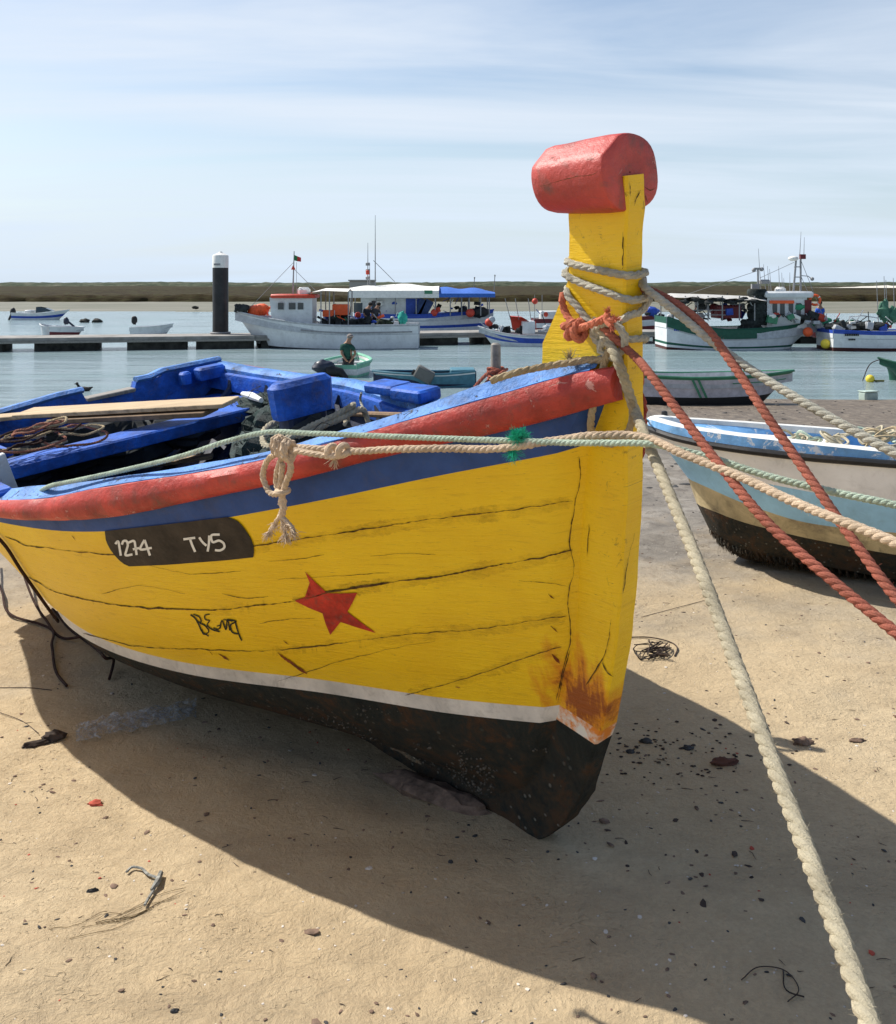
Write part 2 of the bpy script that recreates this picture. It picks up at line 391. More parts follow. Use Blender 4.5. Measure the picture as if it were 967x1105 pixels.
M['cream']=paint('cream_hull_paint',(.88,.88,.88),.5,.08,3,.1,30,dirt=.3);M['stained']=paint('stained_hull_paint',(.60,.49,.28),.6,.25,4,.2,30,dirt=.8)
M['deckwhite']=paint('white_deck_paint',(.74,.74,.70),.5,.08,6,.2,30,dirt=.35)
M['green_trim']=simple('green_trim',(.05,.22,.12),.5);M['pot']=simple('dark_netted_pots',(.022,.03,.028),.9,var=.5,scale=5)
# ------------------------------------------------------------------ camera, sky, sun
cam=bpy.data.cameras.new('camera');co=bpy.data.objects.new('camera',cam);COL.objects.link(co);sc.camera=co
co.location=(0,0,H);co.rotation_euler=(math.radians(90),0,0)
cam.sensor_fit='VERTICAL';cam.sensor_height=36;cam.sensor_width=36;cam.lens=36*F/1105;cam.shift_y=-(552.5-YH)/1105;cam.clip_end=20000;cam.clip_start=.05
sund=Vector((-.80,.44,1.0)).normalized()
elev=math.asin(sund.z)
L=bpy.data.lights.new('sun','SUN');L.energy=4.9;L.angle=math.radians(.55);L.color=(1,.955,.88)
lo=bpy.data.objects.new('sun',L);COL.objects.link(lo);lo.rotation_euler=(-sund).to_track_quat('-Z','Y').to_euler();lo.location=(-5,6,9)
w=bpy.data.worlds.new('World');sc.world=w;w.use_nodes=True;wt=w.node_tree
for n in list(wt.nodes): wt.nodes.remove(n)
def wn(ty,**k):
    x=wt.nodes.new(ty)
    for a,b in k.items():
        if a=='inp':
            for i,v in b.items():
                if isinstance(v,bpy.types.NodeSocket): wt.links.new(v,x.inputs[i])
                else:x.inputs[i].default_value=v
        else:setattr(x,a,b)
    return x
sky=wn('ShaderNodeTexSky',sky_type='NISHITA',sun_disc=False);sky.sun_elevation=elev;sky.sun_rotation=math.atan2(sund.x,sund.y);sky.air_density=1.0;sky.dust_density=1.2;sky.ozone_density=1.2
tc=wn('ShaderNodeTexCoord');sx=wn('ShaderNodeSeparateXYZ',inp={'Vector':tc.outputs['Generated']})
zz=wn('ShaderNodeMath',operation='ADD',inp={0:sx.outputs[2],1:.12})
dx=wn('ShaderNodeMath',operation='DIVIDE',inp={0:sx.outputs[0],1:zz.outputs[0]});dy=wn('ShaderNodeMath',operation='DIVIDE',inp={0:sx.outputs[1],1:zz.outputs[0]})
cv=wn('ShaderNodeCombineXYZ',inp={0:dx.outputs[0],1:dy.outputs[0],2:0.})
mp=wn('ShaderNodeMapping',inp={'Vector':cv.outputs[0],'Rotation':(0,0,.18),'Scale':(.35,1.3,1)})
cn=wn('ShaderNodeTexNoise',inp={'Vector':mp.outputs[0],'Scale':.9,'Detail':7,'Roughness':.55,'Distortion':.5})
cr=wn('ShaderNodeValToRGB',inp={'Fac':cn.outputs['Fac']});cr.color_ramp.elements[0].position=.38;cr.color_ramp.elements[1].position=.66
cr.color_ramp.elements[0].color=(.10,.10,.10,1);cr.color_ramp.elements[1].color=(.92,.92,.92,1)
mx=wn('ShaderNodeMix',data_type='RGBA');hi=wn('ShaderNodeMapRange',inp={'Value':sx.outputs[2],'From Min':.26,'From Max':.5,'To Min':1.,'To Max':.0});ml=wn('ShaderNodeMath',operation='MULTIPLY',inp={0:cr.outputs[0],1:hi.outputs[0]});wt.links.new(ml.outputs[0],mx.inputs[0]);wt.links.new(sky.outputs[0],mx.inputs[6]);mx.inputs[7].default_value=(5.7,6.25,7.0,1)
hz=wn('ShaderNodeMapRange',inp={'Value':sx.outputs[2],'From Min':.0,'From Max':.16,'To Min':.88,'To Max':0.})
mx2=wn('ShaderNodeMix',data_type='RGBA');wt.links.new(hz.outputs[0],mx2.inputs[0]);wt.links.new(mx.outputs[2],mx2.inputs[6]);mx2.inputs[7].default_value=(4.9,5.9,7.1,1)
bg=wn('ShaderNodeBackground',inp={'Color':mx2.outputs[2],'Strength':.11});wo=wn('ShaderNodeOutputWorld',inp={'Surface':bg.outputs[0]})
sc.view_settings.view_transform='Standard';sc.view_settings.look='None';sc.view_settings.gamma=1;sc.view_settings.exposure=.36;sc.view_settings.use_curve_mapping=False
# ------------------------------------------------------------------ terrain
def sm(a,b,x):
    t=max(0,min(1,(x-a)/(b-a)));return t*t*(3-2*t)
def yw(x): return lerp(20,26,sm(-4,3.5,x))+1.2*noise.noise(Vector((x*.25,0,3)))
def gz(x,y,detail=True):
    w0=yw(x)
    if y<6.5: z=0
    elif y<w0: z=WZ*((y-6.5)/(w0-6.5))
    elif y<60: z=max(-2.6,WZ-(y-w0)*.16)
    else:
        e=lerp(112,93,sm(10,60,x))+4*noise.noise(Vector((x*.03,5,0)))
        z=-2.6+1.3*sm(e-8,e,y)+.3*sm(e,e+70,y)+ (.1 if y>400 else 0)
    if detail and y<60:
        v=Vector((x,y,0))
        z+=.016*noise.noise(v*1.3)+.012*noise.noise(v*3.7)+.0055*noise.noise(v*11)+.002*noise.noise(v*27)
        if y>5.5: z+=min(1,(y-5.5)/2)*.02*noise.noise(v*5.5)
    return z
def axis(segs):
    out=[];
    for a,b,st in segs:
        n=max(1,int(round((b-a)/st)));out+= [a+(b-a)*i/n for i in range(n)]
    out.append(segs[-1][1]);return out
xs=axis([(-6000,-300,950),(-300,-30,30),(-30,-5,1.),(-5,5,.045),(5,30,1.),(30,300,30),(300,6000,950)])
ys=axis([(-60,-1,6),(-1,1.5,.5),(1.5,7,.04),(7,12,.1),(12,30,.4),(30,60,3),(60,80,5),(80,130,2),(130,400,20),(400,7000,700)])
mb=MB();mb.loft([[Vector((x,y,gz(x,y))) for x in xs] for y in ys])
g=mb.build('ground',mat_ground(),loc=(0,0,0),auto=False);tag(g,'tan wet sand beach running into grey mud and flats','beach',kind='structure')
mb=MB();WX=axis([(-400,400,40)]);WY=axis([(14,60,4),(60,130,10)])
mb.loft([[Vector((x,y,WZ)) for x in WX] for y in WY]);tag(mb.build('water',mat_water(),loc=(0,0,0)),'calm grey green estuary channel','water',kind='structure')
# salt marsh
t=NT('salt_marsh_plants');c=t.coord()
mn=t.noise(t.mapv(c,sc=(.09,.02,.8)),6,8,.82)
t.set(base=t.ramp(mn,[(.36,(.008,.008,.003)),(.48,(.035,.023,.009)),(.58,(.042,.042,.015)),(.70,(.085,.068,.032))]),rough=.95,spec=.1,normal=t.bump(mn,.6,.3));M['marsh']=t.m
mb=MB();xs=axis([(-700,-120,25),(-120,120,.9),(120,700,25)]);rows=[]
prof=[(0,-1.2,0),(.6,-.55,.2),(1.5,-.05,.35),(4,.05,.3),(9,.0,.4),(20,0,.35),(40,0,.4),(80,0,.4),(160,.0,.5),(350,.1,.6),(700,.2,1.0),(1300,.2,1.2)]
for k,(d,z,a) in enumerate(prof):
    rows.append([Vector((x,165+d+3.5*noise.noise(Vector((x*.06,0,1)))+1.2*noise.noise(Vector((x*.4,0,9))),z+a*(noise.noise(Vector((x*.9,k*9.1,0)))*.6+noise.noise(Vector((x*.11,k*3,4)))))) for x in xs])
mb.loft(rows);tag(mb.build('marsh',M['marsh'],loc=(0,0,0),auto=False),'low brown and olive salt marsh beyond the mudflat','marsh',kind='stuff')
t=NT('scrub_covered_dunes');c=t.coord()
dn=t.noise(t.mapv(c,sc=(.03,.03,.09)),2.2,7,.72)
t.set(base=t.ramp(dn,[(.35,(.025,.036,.022)),(.5,(.055,.068,.042)),(.64,(.12,.12,.085)),(.8,(.33,.30,.24))]),rough=.95,spec=.1);M['dune']=t.m
mb=MB();rows=[];xs=axis([(-3000,-800,60),(-800,800,7),(800,3000,60)])
def dz(x): return 6.3+2.6*noise.noise(Vector((x*.006,1,0)))+1.2*noise.noise(Vector((x*.025,7,0)))+1.0*noise.noise(Vector((x*.11,3,0)))
for d,k in ((0,-.2),(12,.35),(30,.75),(50,1.),(90,.9),(200,-.3)):
    rows.append([Vector((x,1450+d+25*noise.noise(Vector((x*.01,2,2))),dz(x)*k)) for x in xs])
mb.loft(rows);tag(mb.build('dunes',M['dune'],loc=(0,0,0),auto=False),'low scrubby dune ridge along the horizon','dunes',kind='structure')
mb=MB();rows=[]
for d,k in ((0,0.),(6,.6),(14,1.),(26,.8),(40,0)):
    rows.append([Vector((x,420+d,.6+k*max(0,1.2*sm(168,182,x)*(1-sm(330,360,x))*(.6+.5*noise.noise(Vector((x*.12,3,0)))+.3*noise.noise(Vector((x*.5,1,0))))))) for x in axis([(160,360,1.6)])])
mb.loft(rows);tag(mb.build('sand_dune',paint('white_dune_sand',(.62,.58,.50),.9,.1,.2,.1,1),loc=(0,0,0)),'bare white sand dune among the marsh at the right','dune',kind='structure')
# ------------------------------------------------------------------ boat frame
class Frame:
    def __init__(s,O,a,h):
        s.O=Vector((O[0],O[1],O[2] if len(O)>2 else 0));s.B=Vector((-math.sin(a),math.cos(a),0));N=Vector((-math.cos(a),-math.sin(a),0));Z=Vector((0,0,1))
        s.L=N*math.cos(h)-Z*math.sin(h); s.U=N*math.sin(h)+Z*math.cos(h)
        s.M=Matrix((s.B,s.L,s.U)).transposed()
    def W(s,a,l,u): return s.O+s.B*a+s.L*l+s.U*u
    def plane(s,k,val,px,py):
        # point where the view line through a photograph position meets boat plane k=val
        d=Vector(((px-CX)/F,1,-(py-YH)/F));c=Vector((0,0,H))-s.O;ax=(s.B,s.L,s.U)[k]
        t=(val-c.dot(ax))/d.dot(ax);p=Vector((0,0,H))+d*t;q=p-s.O
        return p,(q.dot(s.B),q.dot(s.L),q.dot(s.U))
def px(p): return CX+F*p.x/p.y, YH-F*(p.z-H)/p.y
A=Frame((.2775,2.978),math.radians(40),math.radians(8))
LR=[(-.5,.045),(-.4,.10),(-.1,.27),(.2,.46),(.6,.66),(1.1,.84),(1.6,.94),(2.1,.98),(2.6,.97),(3.0,.93),(3.42,.87)]
UD=[(-.35,1.217),(-.3,1.205),(0,1.145),(.3,1.08),(.6,1.02),(.9,.97),(1.2,.935),(1.5,.915),(1.8,.90),(2.2,.89),(2.6,.89),(3.0,.90),(3.42,.92)]
UC=[(-.5,1.345),(-.3,1.29),(0,1.225),(.3,1.15),(.6,1.085),(.9,1.02),(1.2,.98),(1.5,.955),(1.8,.94),(2.2,.93),(2.6,.93),(3.0,.94),(3.42,.96)]
UB=[(-.5,1.43),(-.4,1.414),(-.2,1.36),(0,1.306),(.2,1.252),(.4,1.204),(.6,1.168),(.8,1.135),(1.,1.099),(1.2,1.057),(1.4,1.03),(1.6,1.009),(2.,.995),(2.6,.995),(3.,1.01),(3.42,1.04)]
UA=[(-.5,1.46),(-.4,1.432),(-.2,1.39),(0,1.324),(.2,1.267),(.4,1.213),(.6,1.177),(.8,1.141),(1.,1.111),(1.2,1.081),(1.4,1.051),(1.6,1.02),(2.,1.),(2.6,1.),(3.,1.015),(3.42,1.045)]
LE=[(-.17,.055),(0,.12),(.2,.2),(.6,.33),(1.1,.52),(1.6,.655),(1.9,.68),(2.2,.62),(2.6,.49),(3.,.37),(3.37,.25)]
UE=[(-.17,.46),(0,.445),(.3,.43),(.6,.415),(.9,.40),(1.2,.39),(1.5,.395),(1.8,.42),(2.2,.455),(2.6,.49),(3.,.52),(3.37,.56)]
RAB=[(-.1,.255),(0,.15),(.15,.07),(.255,-.09),(.46,-.161),(.653,-.238),(.918,-.292),(1.171,-.347),(1.25,-.37)] # u -> s of the rabbet
RAB=[(.0,.2),(.07,.15),(.15,0.),(.3,-.09),(.46,-.161),(.653,-.238),(.918,-.292),(1.171,-.347),(1.25,-.37),(1.5,-.42)]
def rab(u): return sinterp(u,RAB)
def faroff(s): return -.075*sm(-.3,1.0,s)*(1-sm(1.3,2.2,s))
def tt(n): return [ (i/n)**1.15 for i in range(n+1)]
NS=64
def hull_rows(side,inset=0.):
    """rows from the sheer stripe down to the keel; returns lists of points and uvs"""
    rows=[];uvs=[]
    def lD(s): return sinterp(s,LR)-.03
    def row(lf,uf,s0,s1):
        r=[];q=[]
        for t in tt(NS):
            s=lerp(s0,s1,t);l=max(lf(s,t)-inset,.012);l=.02 if t==0 else l;s=s-(.012 if t==0 else 0);l=l*(1-.11*sm(2.1,3.3,s)) if side>0 else l;u=uf(s,t)+(faroff(s) if side<0 else 0)
            r.append(A.W(s,side*l,u));q.append((s,u))
        rows.append(r);uvs.append(q)
    K=9
    row(lambda s,t:max(.055,lD(s)+.012),lambda s,t:sinterp(s,UC)+.01,-.43,3.42)
    for k in range(K):
        g=1-k/(K-1.)
        u0=lerp(.46,1.217,g);s0=rab(u0);s1=lerp(3.37,3.42,g)
        def lf(s,t,g=g,s0=s0):
            sD=s-(s0+.35)*(1-t); sE=s-(s0+.17)*(1-t)
            gg=g**.82
            return lerp(sinterp(sE,LE),lD(sD),gg)
        def uf(s,t,g=g,s0=s0):
            sD=s-(s0+.35)*(1-t); sE=s-(s0+.17)*(1-t)
            return lerp(sinterp(sE,UE),sinterp(sD,UD),g)
        row(lf,uf,s0,s1)
    # white band then bottom
    def fU(s,t): return sinterp(s,UE)-.048+.012*t
    row(lambda s,t:sinterp(s,LE)-.008,fU,rab(.41),3.36)
    for kl,ku in ((.90,.76),(.76,.55),(.6,.39),(.42,.27),(.24,.18),(.10,.10)):
        s0=rab(max(.03,.41*ku))
        def lf(s,t,kl=kl,s0=s0):
            return max(.04,(sinterp(s-(s0+.14)*(1-t),LE)-.008)*kl)
        def uf(s,t,ku=ku,s0=s0): return max(.045,fU(s-(s0+.14)*(1-t),t)*ku)
        row(lf,uf,s0,3.35-.02*kl)
    return rows,uvs
boat=thing('fishing_boat',A.O,'large yellow wooden boat with red rail and painted red star, grounded on the sand','fishing boat')
rn,un=hull_rows(1);rf,uf_=hull_rows(-1)
nr=len(rn)
mi=[0]*(nr-1)
for i in range(nr-1):
    if i<1: mi[i]=0        # navy
    elif i<9: mi[i]=1      # yellow
    elif i<10: mi[i]=2     # white band
    else: mi[i]=3
bmh=MB();bmh.loft(rn,mi,un);nf=len(bmh.f);nearv=list(bmh.v);nearf=list(bmh.f)
bmh.loft([list(reversed(r)) for r in rf],mi,[list(reversed(r)) for r in uf_])
hull=bmh.build('hull',[M['navy'],M['yellow'],M['white'],M['bottom']],boat)
BV=BVHTree.FromPolygons([tuple(v) for v in nearv],nearf)
def onhull(x,y,off=.0016,bv=None):
    o=Vector((0,0,H));d=Vector(((x-CX)/F,1,-(y-YH)/F)).normalized()
    h,n,_,_=(bv or BV).ray_cast(o,d)
    if h is None: return None
    if n.dot(d)>0:n=-n
    return h+n*off
def onboth(x,y,off,bv=None):
    a=onhull(x,y,off,BV);b=onhull(x,y,off,BS)
    if a is None: return b
    if b is None: return a
    return a if a.y<b.y else b
def ribbon(mb,pts,w,off=.0018,jit=0,taper=False,mi=0,bv=None,step=1.0):
    # pts in photograph positions on the hull; width in photograph px
    P=spline([(x,y,0) for x,y in pts],step);Lr=[];Rr=[]
    n=len(P)
    for i,p in enumerate(P):
        t=(P[min(i+1,n-1)]-P[max(i-1,0)]).normalized();a=Vector((-t.y,t.x,0))
        ww=w*(.36 if w>6 else .26)*(1+jit*(1.5*noise.noise(Vector((p.x*.028,p.y*.028,w)))+1.1*noise.noise(Vector((p.x*.3,p.y*.3,w))))) if jit else w/2
        if taper: ww*=min(1,(i+.5)/6,(n-i-.5)/6)
        ww=max(ww,.10)
        j=noise.noise(Vector((p.x*.09,p.y*.09,5)))*jit*1.2
        oh=onboth if bv=='both' else onhull
        l=oh(p.x+a.x*(ww+j),p.y+a.y*(ww+j),off,bv);r=oh(p.x-a.x*(ww-j),p.y-a.y*(ww-j),off,bv)
        if l is None or r is None or (l-r).length>.06: 
            if len(Lr)>1: mb.loft([Lr,Rr],mi)
            Lr=[];Rr=[];continue
        Lr.append(l);Rr.append(r)
    if len(Lr)>1: mb.loft([Lr,Rr],mi)
def poly_on(mb,pts,off,mi=0,cuts=3,bv=None):
    bm=bmesh.new();vs=[bm.verts.new((x,y,0)) for x,y in pts];bm.faces.new(vs)
    bmesh.ops.triangulate(bm,faces=bm.faces[:])
    for _ in range(cuts): bmesh.ops.subdivide_edges(bm,edges=[e for e in bm.edges if e.calc_length()>5],cuts=1,use_grid_fill=False); bmesh.ops.triangulate(bm,faces=bm.faces[:])
    bm.verts.index_update();P=[onhull(v.co.x,v.co.y,off,bv) for v in bm.verts]
    mb.add([p if p is not None else Vector((0,0,-5)) for p in P],[[v.index for v in f.verts] for f in bm.faces if all(P[v.index] is not None for v in f.verts)],mi)
    bm.free()
# plank seams and cracks
mb=MB()
seams=[([(6,578),(25,587),(50,591),(85,595),(116,598),(170,598),(230,594),(280,588),(340,579),(400,570),(445,563),(500,556),(560,549),(618,540)],1.5),
([(30,622),(60,638),(100,648),(150,655),(200,657),(232,658),(280,652.6),(320,648),(352,638),(386,634),(430,627),(478,621),(540,609),(600,598),(618,593)],2.0),
([(360,638),(386,633),(420,628)],3.2),
([(90,683),(149,697),(210,700),(280,702),(340,697),(396,690),(450,683),(511,679),(560,672),(612,664)],1.3),
([(437,750),(470,741),(520,726),(560,712),(606,697)],1.1),
([(150,607),(200,618),(260,616)],.7),([(110,640),(150,632),(200,640)],.6),([(280,672),(310,668),(340,667)],.9),([(300,625),(350,622),(420,618)],.6),
([(290,605),(330,602),(350,598)],.7),([(560,627),(600,630),(612,632)],.7),
([(300,735),(340,722),(380,710),(420,700),(470,692)],.6),
([(400,600),(440,597),(470,598)],.5),([(240,640),(262,645),(290,643)],.8)]
gt=NT('seam_grime');gc=gt.coord('UV');gw=gt.coord()
gt.set(base=(.20,.10,.015),rough=.8,alpha=gt.math('MULTIPLY',gt.ramp(gt.noise(gw,11,7,.8,.6),[(.40,0.),(.75,.48)]),gt.ramp(gt.noise(gt.mapv(gw,sc=(3,3,14)),12,4,.7),[(.35,.15),(.65,1.)])))
for p,wd in seams[:5]:
    mb=MB();ribbon(mb,[(x,y+1.5) for x,y in p if x>60],20,.0011,jit=.3,taper=True)
    if mb.v: mb.build('seam_grime',gt.m,hull)
for p,wd in seams:
    mb=MB();ribbon(mb,p,wd,jit=1.,taper=True);mb.build('seam',M['crack'],hull)
mb=MB()
for p,wd in [([(300,703),(312,713),(332,727)],4),([(236,705),(248,712)],2.5),([(225,700),(230,706)],2),([(306,690),(312,695)],2.5),([(592,640),(598,646)],3),([(594,675),(602,682)],3),([(596,705),(604,716)],5),([(240,570),(243,577)],1.6),([(78,577),(82,583)],1.5)]:
    mb=MB();ribbon(mb,p,wd,.0022,jit=.9,taper=True);mb.build('rust_stain',M['rustred'],hull)
mb=MB();Z=5.089
pl=[(70,115),(300,90),(520,65),(745,38),(775,47),(800,60),(828,88),(850,120),(872,155),(885,190),(889,225),(885,258),(740,274),(600,285),(400,300),(205,308),(175,295),(150,275),(122,245),(100,215),(84,185),(75,160)]
poly_on(mb,[(100+x/Z,550+y/Z) for x,y in pl],.0030)
plate=mb.build('registration_panel',M['plate'],boat);tag(plate,'dark brown painted registration panel with white characters')
chars=[];starts=[(130,183),(166,186),(200,176),(290,160) ,(503,157),(590,146),(702,130)];
for st in [[(130,183),(143,168),(153,205),(160,247)],[(166,186),(176,166),(190,166),(198,184),(192,214),(186,243),(224,240)],[(200,176),(232,166),(240,200),(247,243)],[(226,212),(260,205)],[(290,160),(276,185),(266,208),(330,204)],[(290.5,160),(304,200),(320,246)],
 [(503,157),(568,148)],[(538,152),(552,190),(568,226)],[(590,146),(608,172),(630,192)],[(645,136),(643,180),(636,224)],[(702,130),(656,137),(664,172),(700,164),(724,180),(728,200),(706,217),(676,216)]]:
    if st[0] in starts: chars.append(MB())
    pp=[(100+x/Z,550+y/Z) for x,y in st]; ribbon(chars[-1],pp,2.5,.0046,step=.8)
for c_ in chars: c_.build('character',M['letters'],plate)
mb=MB()
for st,wd in [([(540,573),(562,590),(585,630),(605,668),(640,690)],2.6),([(556,570),(588,588),(596,615),(575,610)],2.2),([(590,620),(622,636),(640,668),(612,682),(600,655)],2.4),([(645,572),(618,578),(622,600),(645,606),(632,628),(655,652),(700,668)],2.2),([(665,645),(690,655),(706,632),(684,636)],2),([(702,650),(712,606),(734,655),(742,600),(756,660)],2.4),([(742,600),(790,612),(760,630),(770,670),(800,680)],2.8),([(786,610),(798,660),(808,690),(820,716)],2.4),([(720,600),(770,610)],2)]:
    ribbon(mb,[(100+x/Z,550+y/Z) for x,y in st],wd,.0026,jit=.3,step=.8)
mb.build('painted_scrawl',M['scrawl'],boat)
mb=MB();Z=3.022;O_=(280,560)
poly_on(mb,[(O_[0]+x/Z,O_[1]+y/Z) for x,y in [(150,170),(186,207),(222,240),(262,241),(320,239),(304,272),(288,301),(332,335),(381,370),(320,352),(266,334),(232,376),(217,340),(207,306),(160,287),(116,265),(150,252),(181,243),(165,206)]],.0028,cuts=4)
mb.build('star_emblem',M['star'],boat)
mb=MB();ribbon(mb,[(316,646),(340,643),(352,639),(386,634)],1.6,.0042,jit=.8);mb.build('star_crack',M['crack'],boat)
mb=MB();rg=random.Random(77);cnt=0
while cnt<260:
    x=rg.uniform(300,640);y=rg.uniform(745,895);p=onhull(x,y,.001) 
    if p is None: continue
    u_=(p-A.O).dot(A.U)
    if u_>.36 or noise.noise(p*9)<.02 or rg.random()>(.40-u_)*3: continue
    r_=rg.uniform(.0015,.0042)*(1.6 if rg.random()<.08 else 1);b=MB();b.ball((0,0,0),1,4,sq=(1,1,.8),jit=.3);mb.add([p+v*r_ for v in b.v],b.f);cnt+=1
tag(mb.build('barnacle_growth',simple('barnacle_shell',(.13,.11,.085),.9,var=.4,scale=60),hull),kind='stuff')
# rub rail, gunwale cap, clamp, inner skin
def railpts(side,fn,s0,s1,n=80): 
    return [fn(lerp(s0,s1,i/n),side) for i in range(n+1)]
def q(s,side,l,u):
    if side>0: l=max(.01,l-.10*sm(2.1,3.3,s))
    return A.W(s,side*l,u+(faroff(s) if side<0 else 0))
def wobble(s,k): return .0035*noise.noise(Vector((s*3.1,k,0)))+.0015*noise.noise(Vector((s*14,k,4)))
for side,nm in ((1,'rub_rail'),(-1,'rub_rail')):
    mb=MB()
    prof=[lambda s:(0.004,sinterp(s,UB)),lambda s:(.020,sinterp(s,UB)-.002),lambda s:(.036,lerp(sinterp(s,UB),sinterp(s,UC),.25)),lambda s:(.041,lerp(sinterp(s,UB),sinterp(s,UC),.5)),lambda s:(.037,lerp(sinterp(s,UB),sinterp(s,UC),.78)),lambda s:(.022,sinterp(s,UC)+.004),lambda s:(0.0,sinterp(s,UC))]
    rows=[]
    for k,pf in enumerate(prof):
        rows.append([q(s,side,sinterp(s,LR)+pf(s)[0]+wobble(s,k),pf(s)[1]+wobble(s,k+9)) for s in [lerp(-.5 if side>0 else -.43,3.42,i/150) for i in range(151)]])
    if side<0: rows=rows[::-1]
    mb.loft(rows)
    mb.add([r[0] for r in rows],[list(range(len(rows)))]);mb.add([r[-1] for r in rows],[list(range(len(rows)))[::-1]])
    mb.build(nm,M['red'],boat)
    mb=MB();rows=[]
    S=[lerp(-.44,3.42,i/150) for i in range(151)]
    for k,(dl,du,tab) in enumerate([(.012,-.008,UB),(.012,.001,UB),(-.01,.004,UB),(-.045,.008,UA),(-.08,.0,UA),(-.092,-.012,UA),(-.092,-.045,UA)]):
        rows.append([q(s,side,max(.02,sinterp(s,LR)+dl+wobble(s,k)*.8),sinterp(s,tab)+du+wobble(s,k+5)) for s in S])
    if side<0: rows=rows[::-1]
    mb.loft(rows);mb.build('gunwale_cap',M['capblue'],boat)
    mb=MB();rows=[]
    for dl,du in ((-.085,-.03),(-.115,-.035),(-.12,-.05),(-.12,-.13),(-.085,-.135)):
        rows.append([q(s,side,max(.015,sinterp(s,LR)+dl),sinterp(s,UA)+du) for s in S])
    if side<0: rows=rows[::-1]
    mb.loft(rows);mb.build('gunwale_clamp',M['blue'],boat)
ri,ui=hull_rows(1,.04);rj,uj=hull_rows(-1,.04)
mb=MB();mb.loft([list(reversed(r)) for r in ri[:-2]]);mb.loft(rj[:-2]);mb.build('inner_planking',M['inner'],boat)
def rowpt(rows,i,s):   # point on row at boat position s
    r=rows[i]
    best=min(range(len(r)),key=lambda k:abs((r[k]-A.O).dot(A.B)-s));return r[best]
for side,rows in ((1,ri),(-1,rj)):
    for k in range(10):
        s=.15+.33*k;mb=MB()
        pts=[rowpt(rows,i,s) for i in range(0,nr-3)]
        inw=A.L*(-side)*.045
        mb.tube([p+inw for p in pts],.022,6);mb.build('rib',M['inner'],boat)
mb=MB()
for k in range(3):
    l0=-.18+.12*k;mb.box(A.W(1.85,l0+.06,.27),(1.9,.11,.02),A.M,bev=.004)
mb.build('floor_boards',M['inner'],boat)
# transom
def trans(l):
    if l<-.33: return 1.045+.0*l-(.02 if l>-.5 else 0)
    if l<-.05: return .975
    return 1.03-.03*sm(0,.5,l)+.03*sm(.5,.87,l)
mb=MB();ls=[-.868+.0204*i for i in range(81)]
def tbot(l): 
    a=abs(l)
    return interp(a,[0,.05,.25,.5,.8,.88],[.05,.1,.42,.62,.86,.99])
for si,rev in ((3.36,False),(3.42,True)):
    rows=[[A.W(si,l,trans(l)) for l in ls],[A.W(si,l,min(tbot(l),trans(l)-.02)) for l in ls]]
    mb.loft(rows if rev else rows[::-1])
mb.loft([[A.W(3.36,l,trans(l)) for l in ls],[A.W(3.42,l,trans(l)) for l in ls]])
mb.build('transom',M['blue'],boat,smooth=False)
mb=MB();mb.tube([A.W(3.375,l,trans(l)+.012) for l in [-.86,-.78,-.7,-.6,-.5,-.42,-.34]],.036,6,flat=.5);mb.build('quarter_rail',M['capblue'],boat)
mb=MB();mb.tube([A.W(3.375,l,trans(l)+.012) for l in [-.04,.1,.25,.4,.6,.7,.76]],.036,6,flat=.5);mb.build('quarter_rail',M['capblue'],boat)
mb=MB();mb.box(A.W(3.39,-.19,.985),(.09,.27,.02),A.M,bev=.004);mb.build('motor_pad',M['wood_grey'],boat)
# thwarts etc
mb=MB();mb.box(A.W(2.43,-.02,.915),(.18,1.72,.058),A.M,bev=.008);th=mb.build('thwart',M['blue'],boat)
mb=MB();mb.box(A.W(1.0,0,.93),(.50,1.02,.03),A.M,bev=.006);mb.build('foredeck_thwart',M['inner'],boat)
mb=MB();mb.box(A.W(2.95,.62,.945),(.7,.10,.03),A.M,bev=.006);mb.build('side_bench',M['blue'],boat)
mb=MB();mb.box(A.W(3.05,-.68,.86),(.5,.25,.03),A.M,bev=.006);mb.build('quarter_bench',M['blue'],boat)
def framebox(nm,s,l,u,d,mat,tilt=0,bev=.012,parent=boat,taper=1.):
    mb=MB();mb.box(A.W(s,l,u),d,A.M@Matrix.Rotation(tilt,3,'X'),bev=bev,taper=taper);return mb.build(nm,mat,parent)
framebox('oarlock_pad',1.72,-.865,1.015,(.22,.13,.045),M['blue'],bev=.01);framebox('oarlock_pad',1.47,-.83,1.015,(.22,.13,.055),M['blue'],bev=.01)
framebox('oarlock_pad',1.66,.93,1.022,(.24,.10,.035),M['blue'],bev=.01)
framebox('quarter_knee',3.27,-.74,1.01,(.10,.16,.07),M['blue'],bev=.012);framebox('quarter_knee',3.30,-.60,1.0,(.07,.06,.07),M['blue'],bev=.012)
bt=framebox('mooring_bitt',.8,.155,.98,(.085,.15,.5),M['inner'],bev=.012)
framebox('bitt_head',.79,.158,1.268,(.07,.215,.12),M['blue'],tilt=.0,bev=.016,parent=bt,taper=1.05)
framebox('leaning_board',2.12,.735,.90,(.03,.05,.30),M['deckwhite'],tilt=-.2,bev=.004)
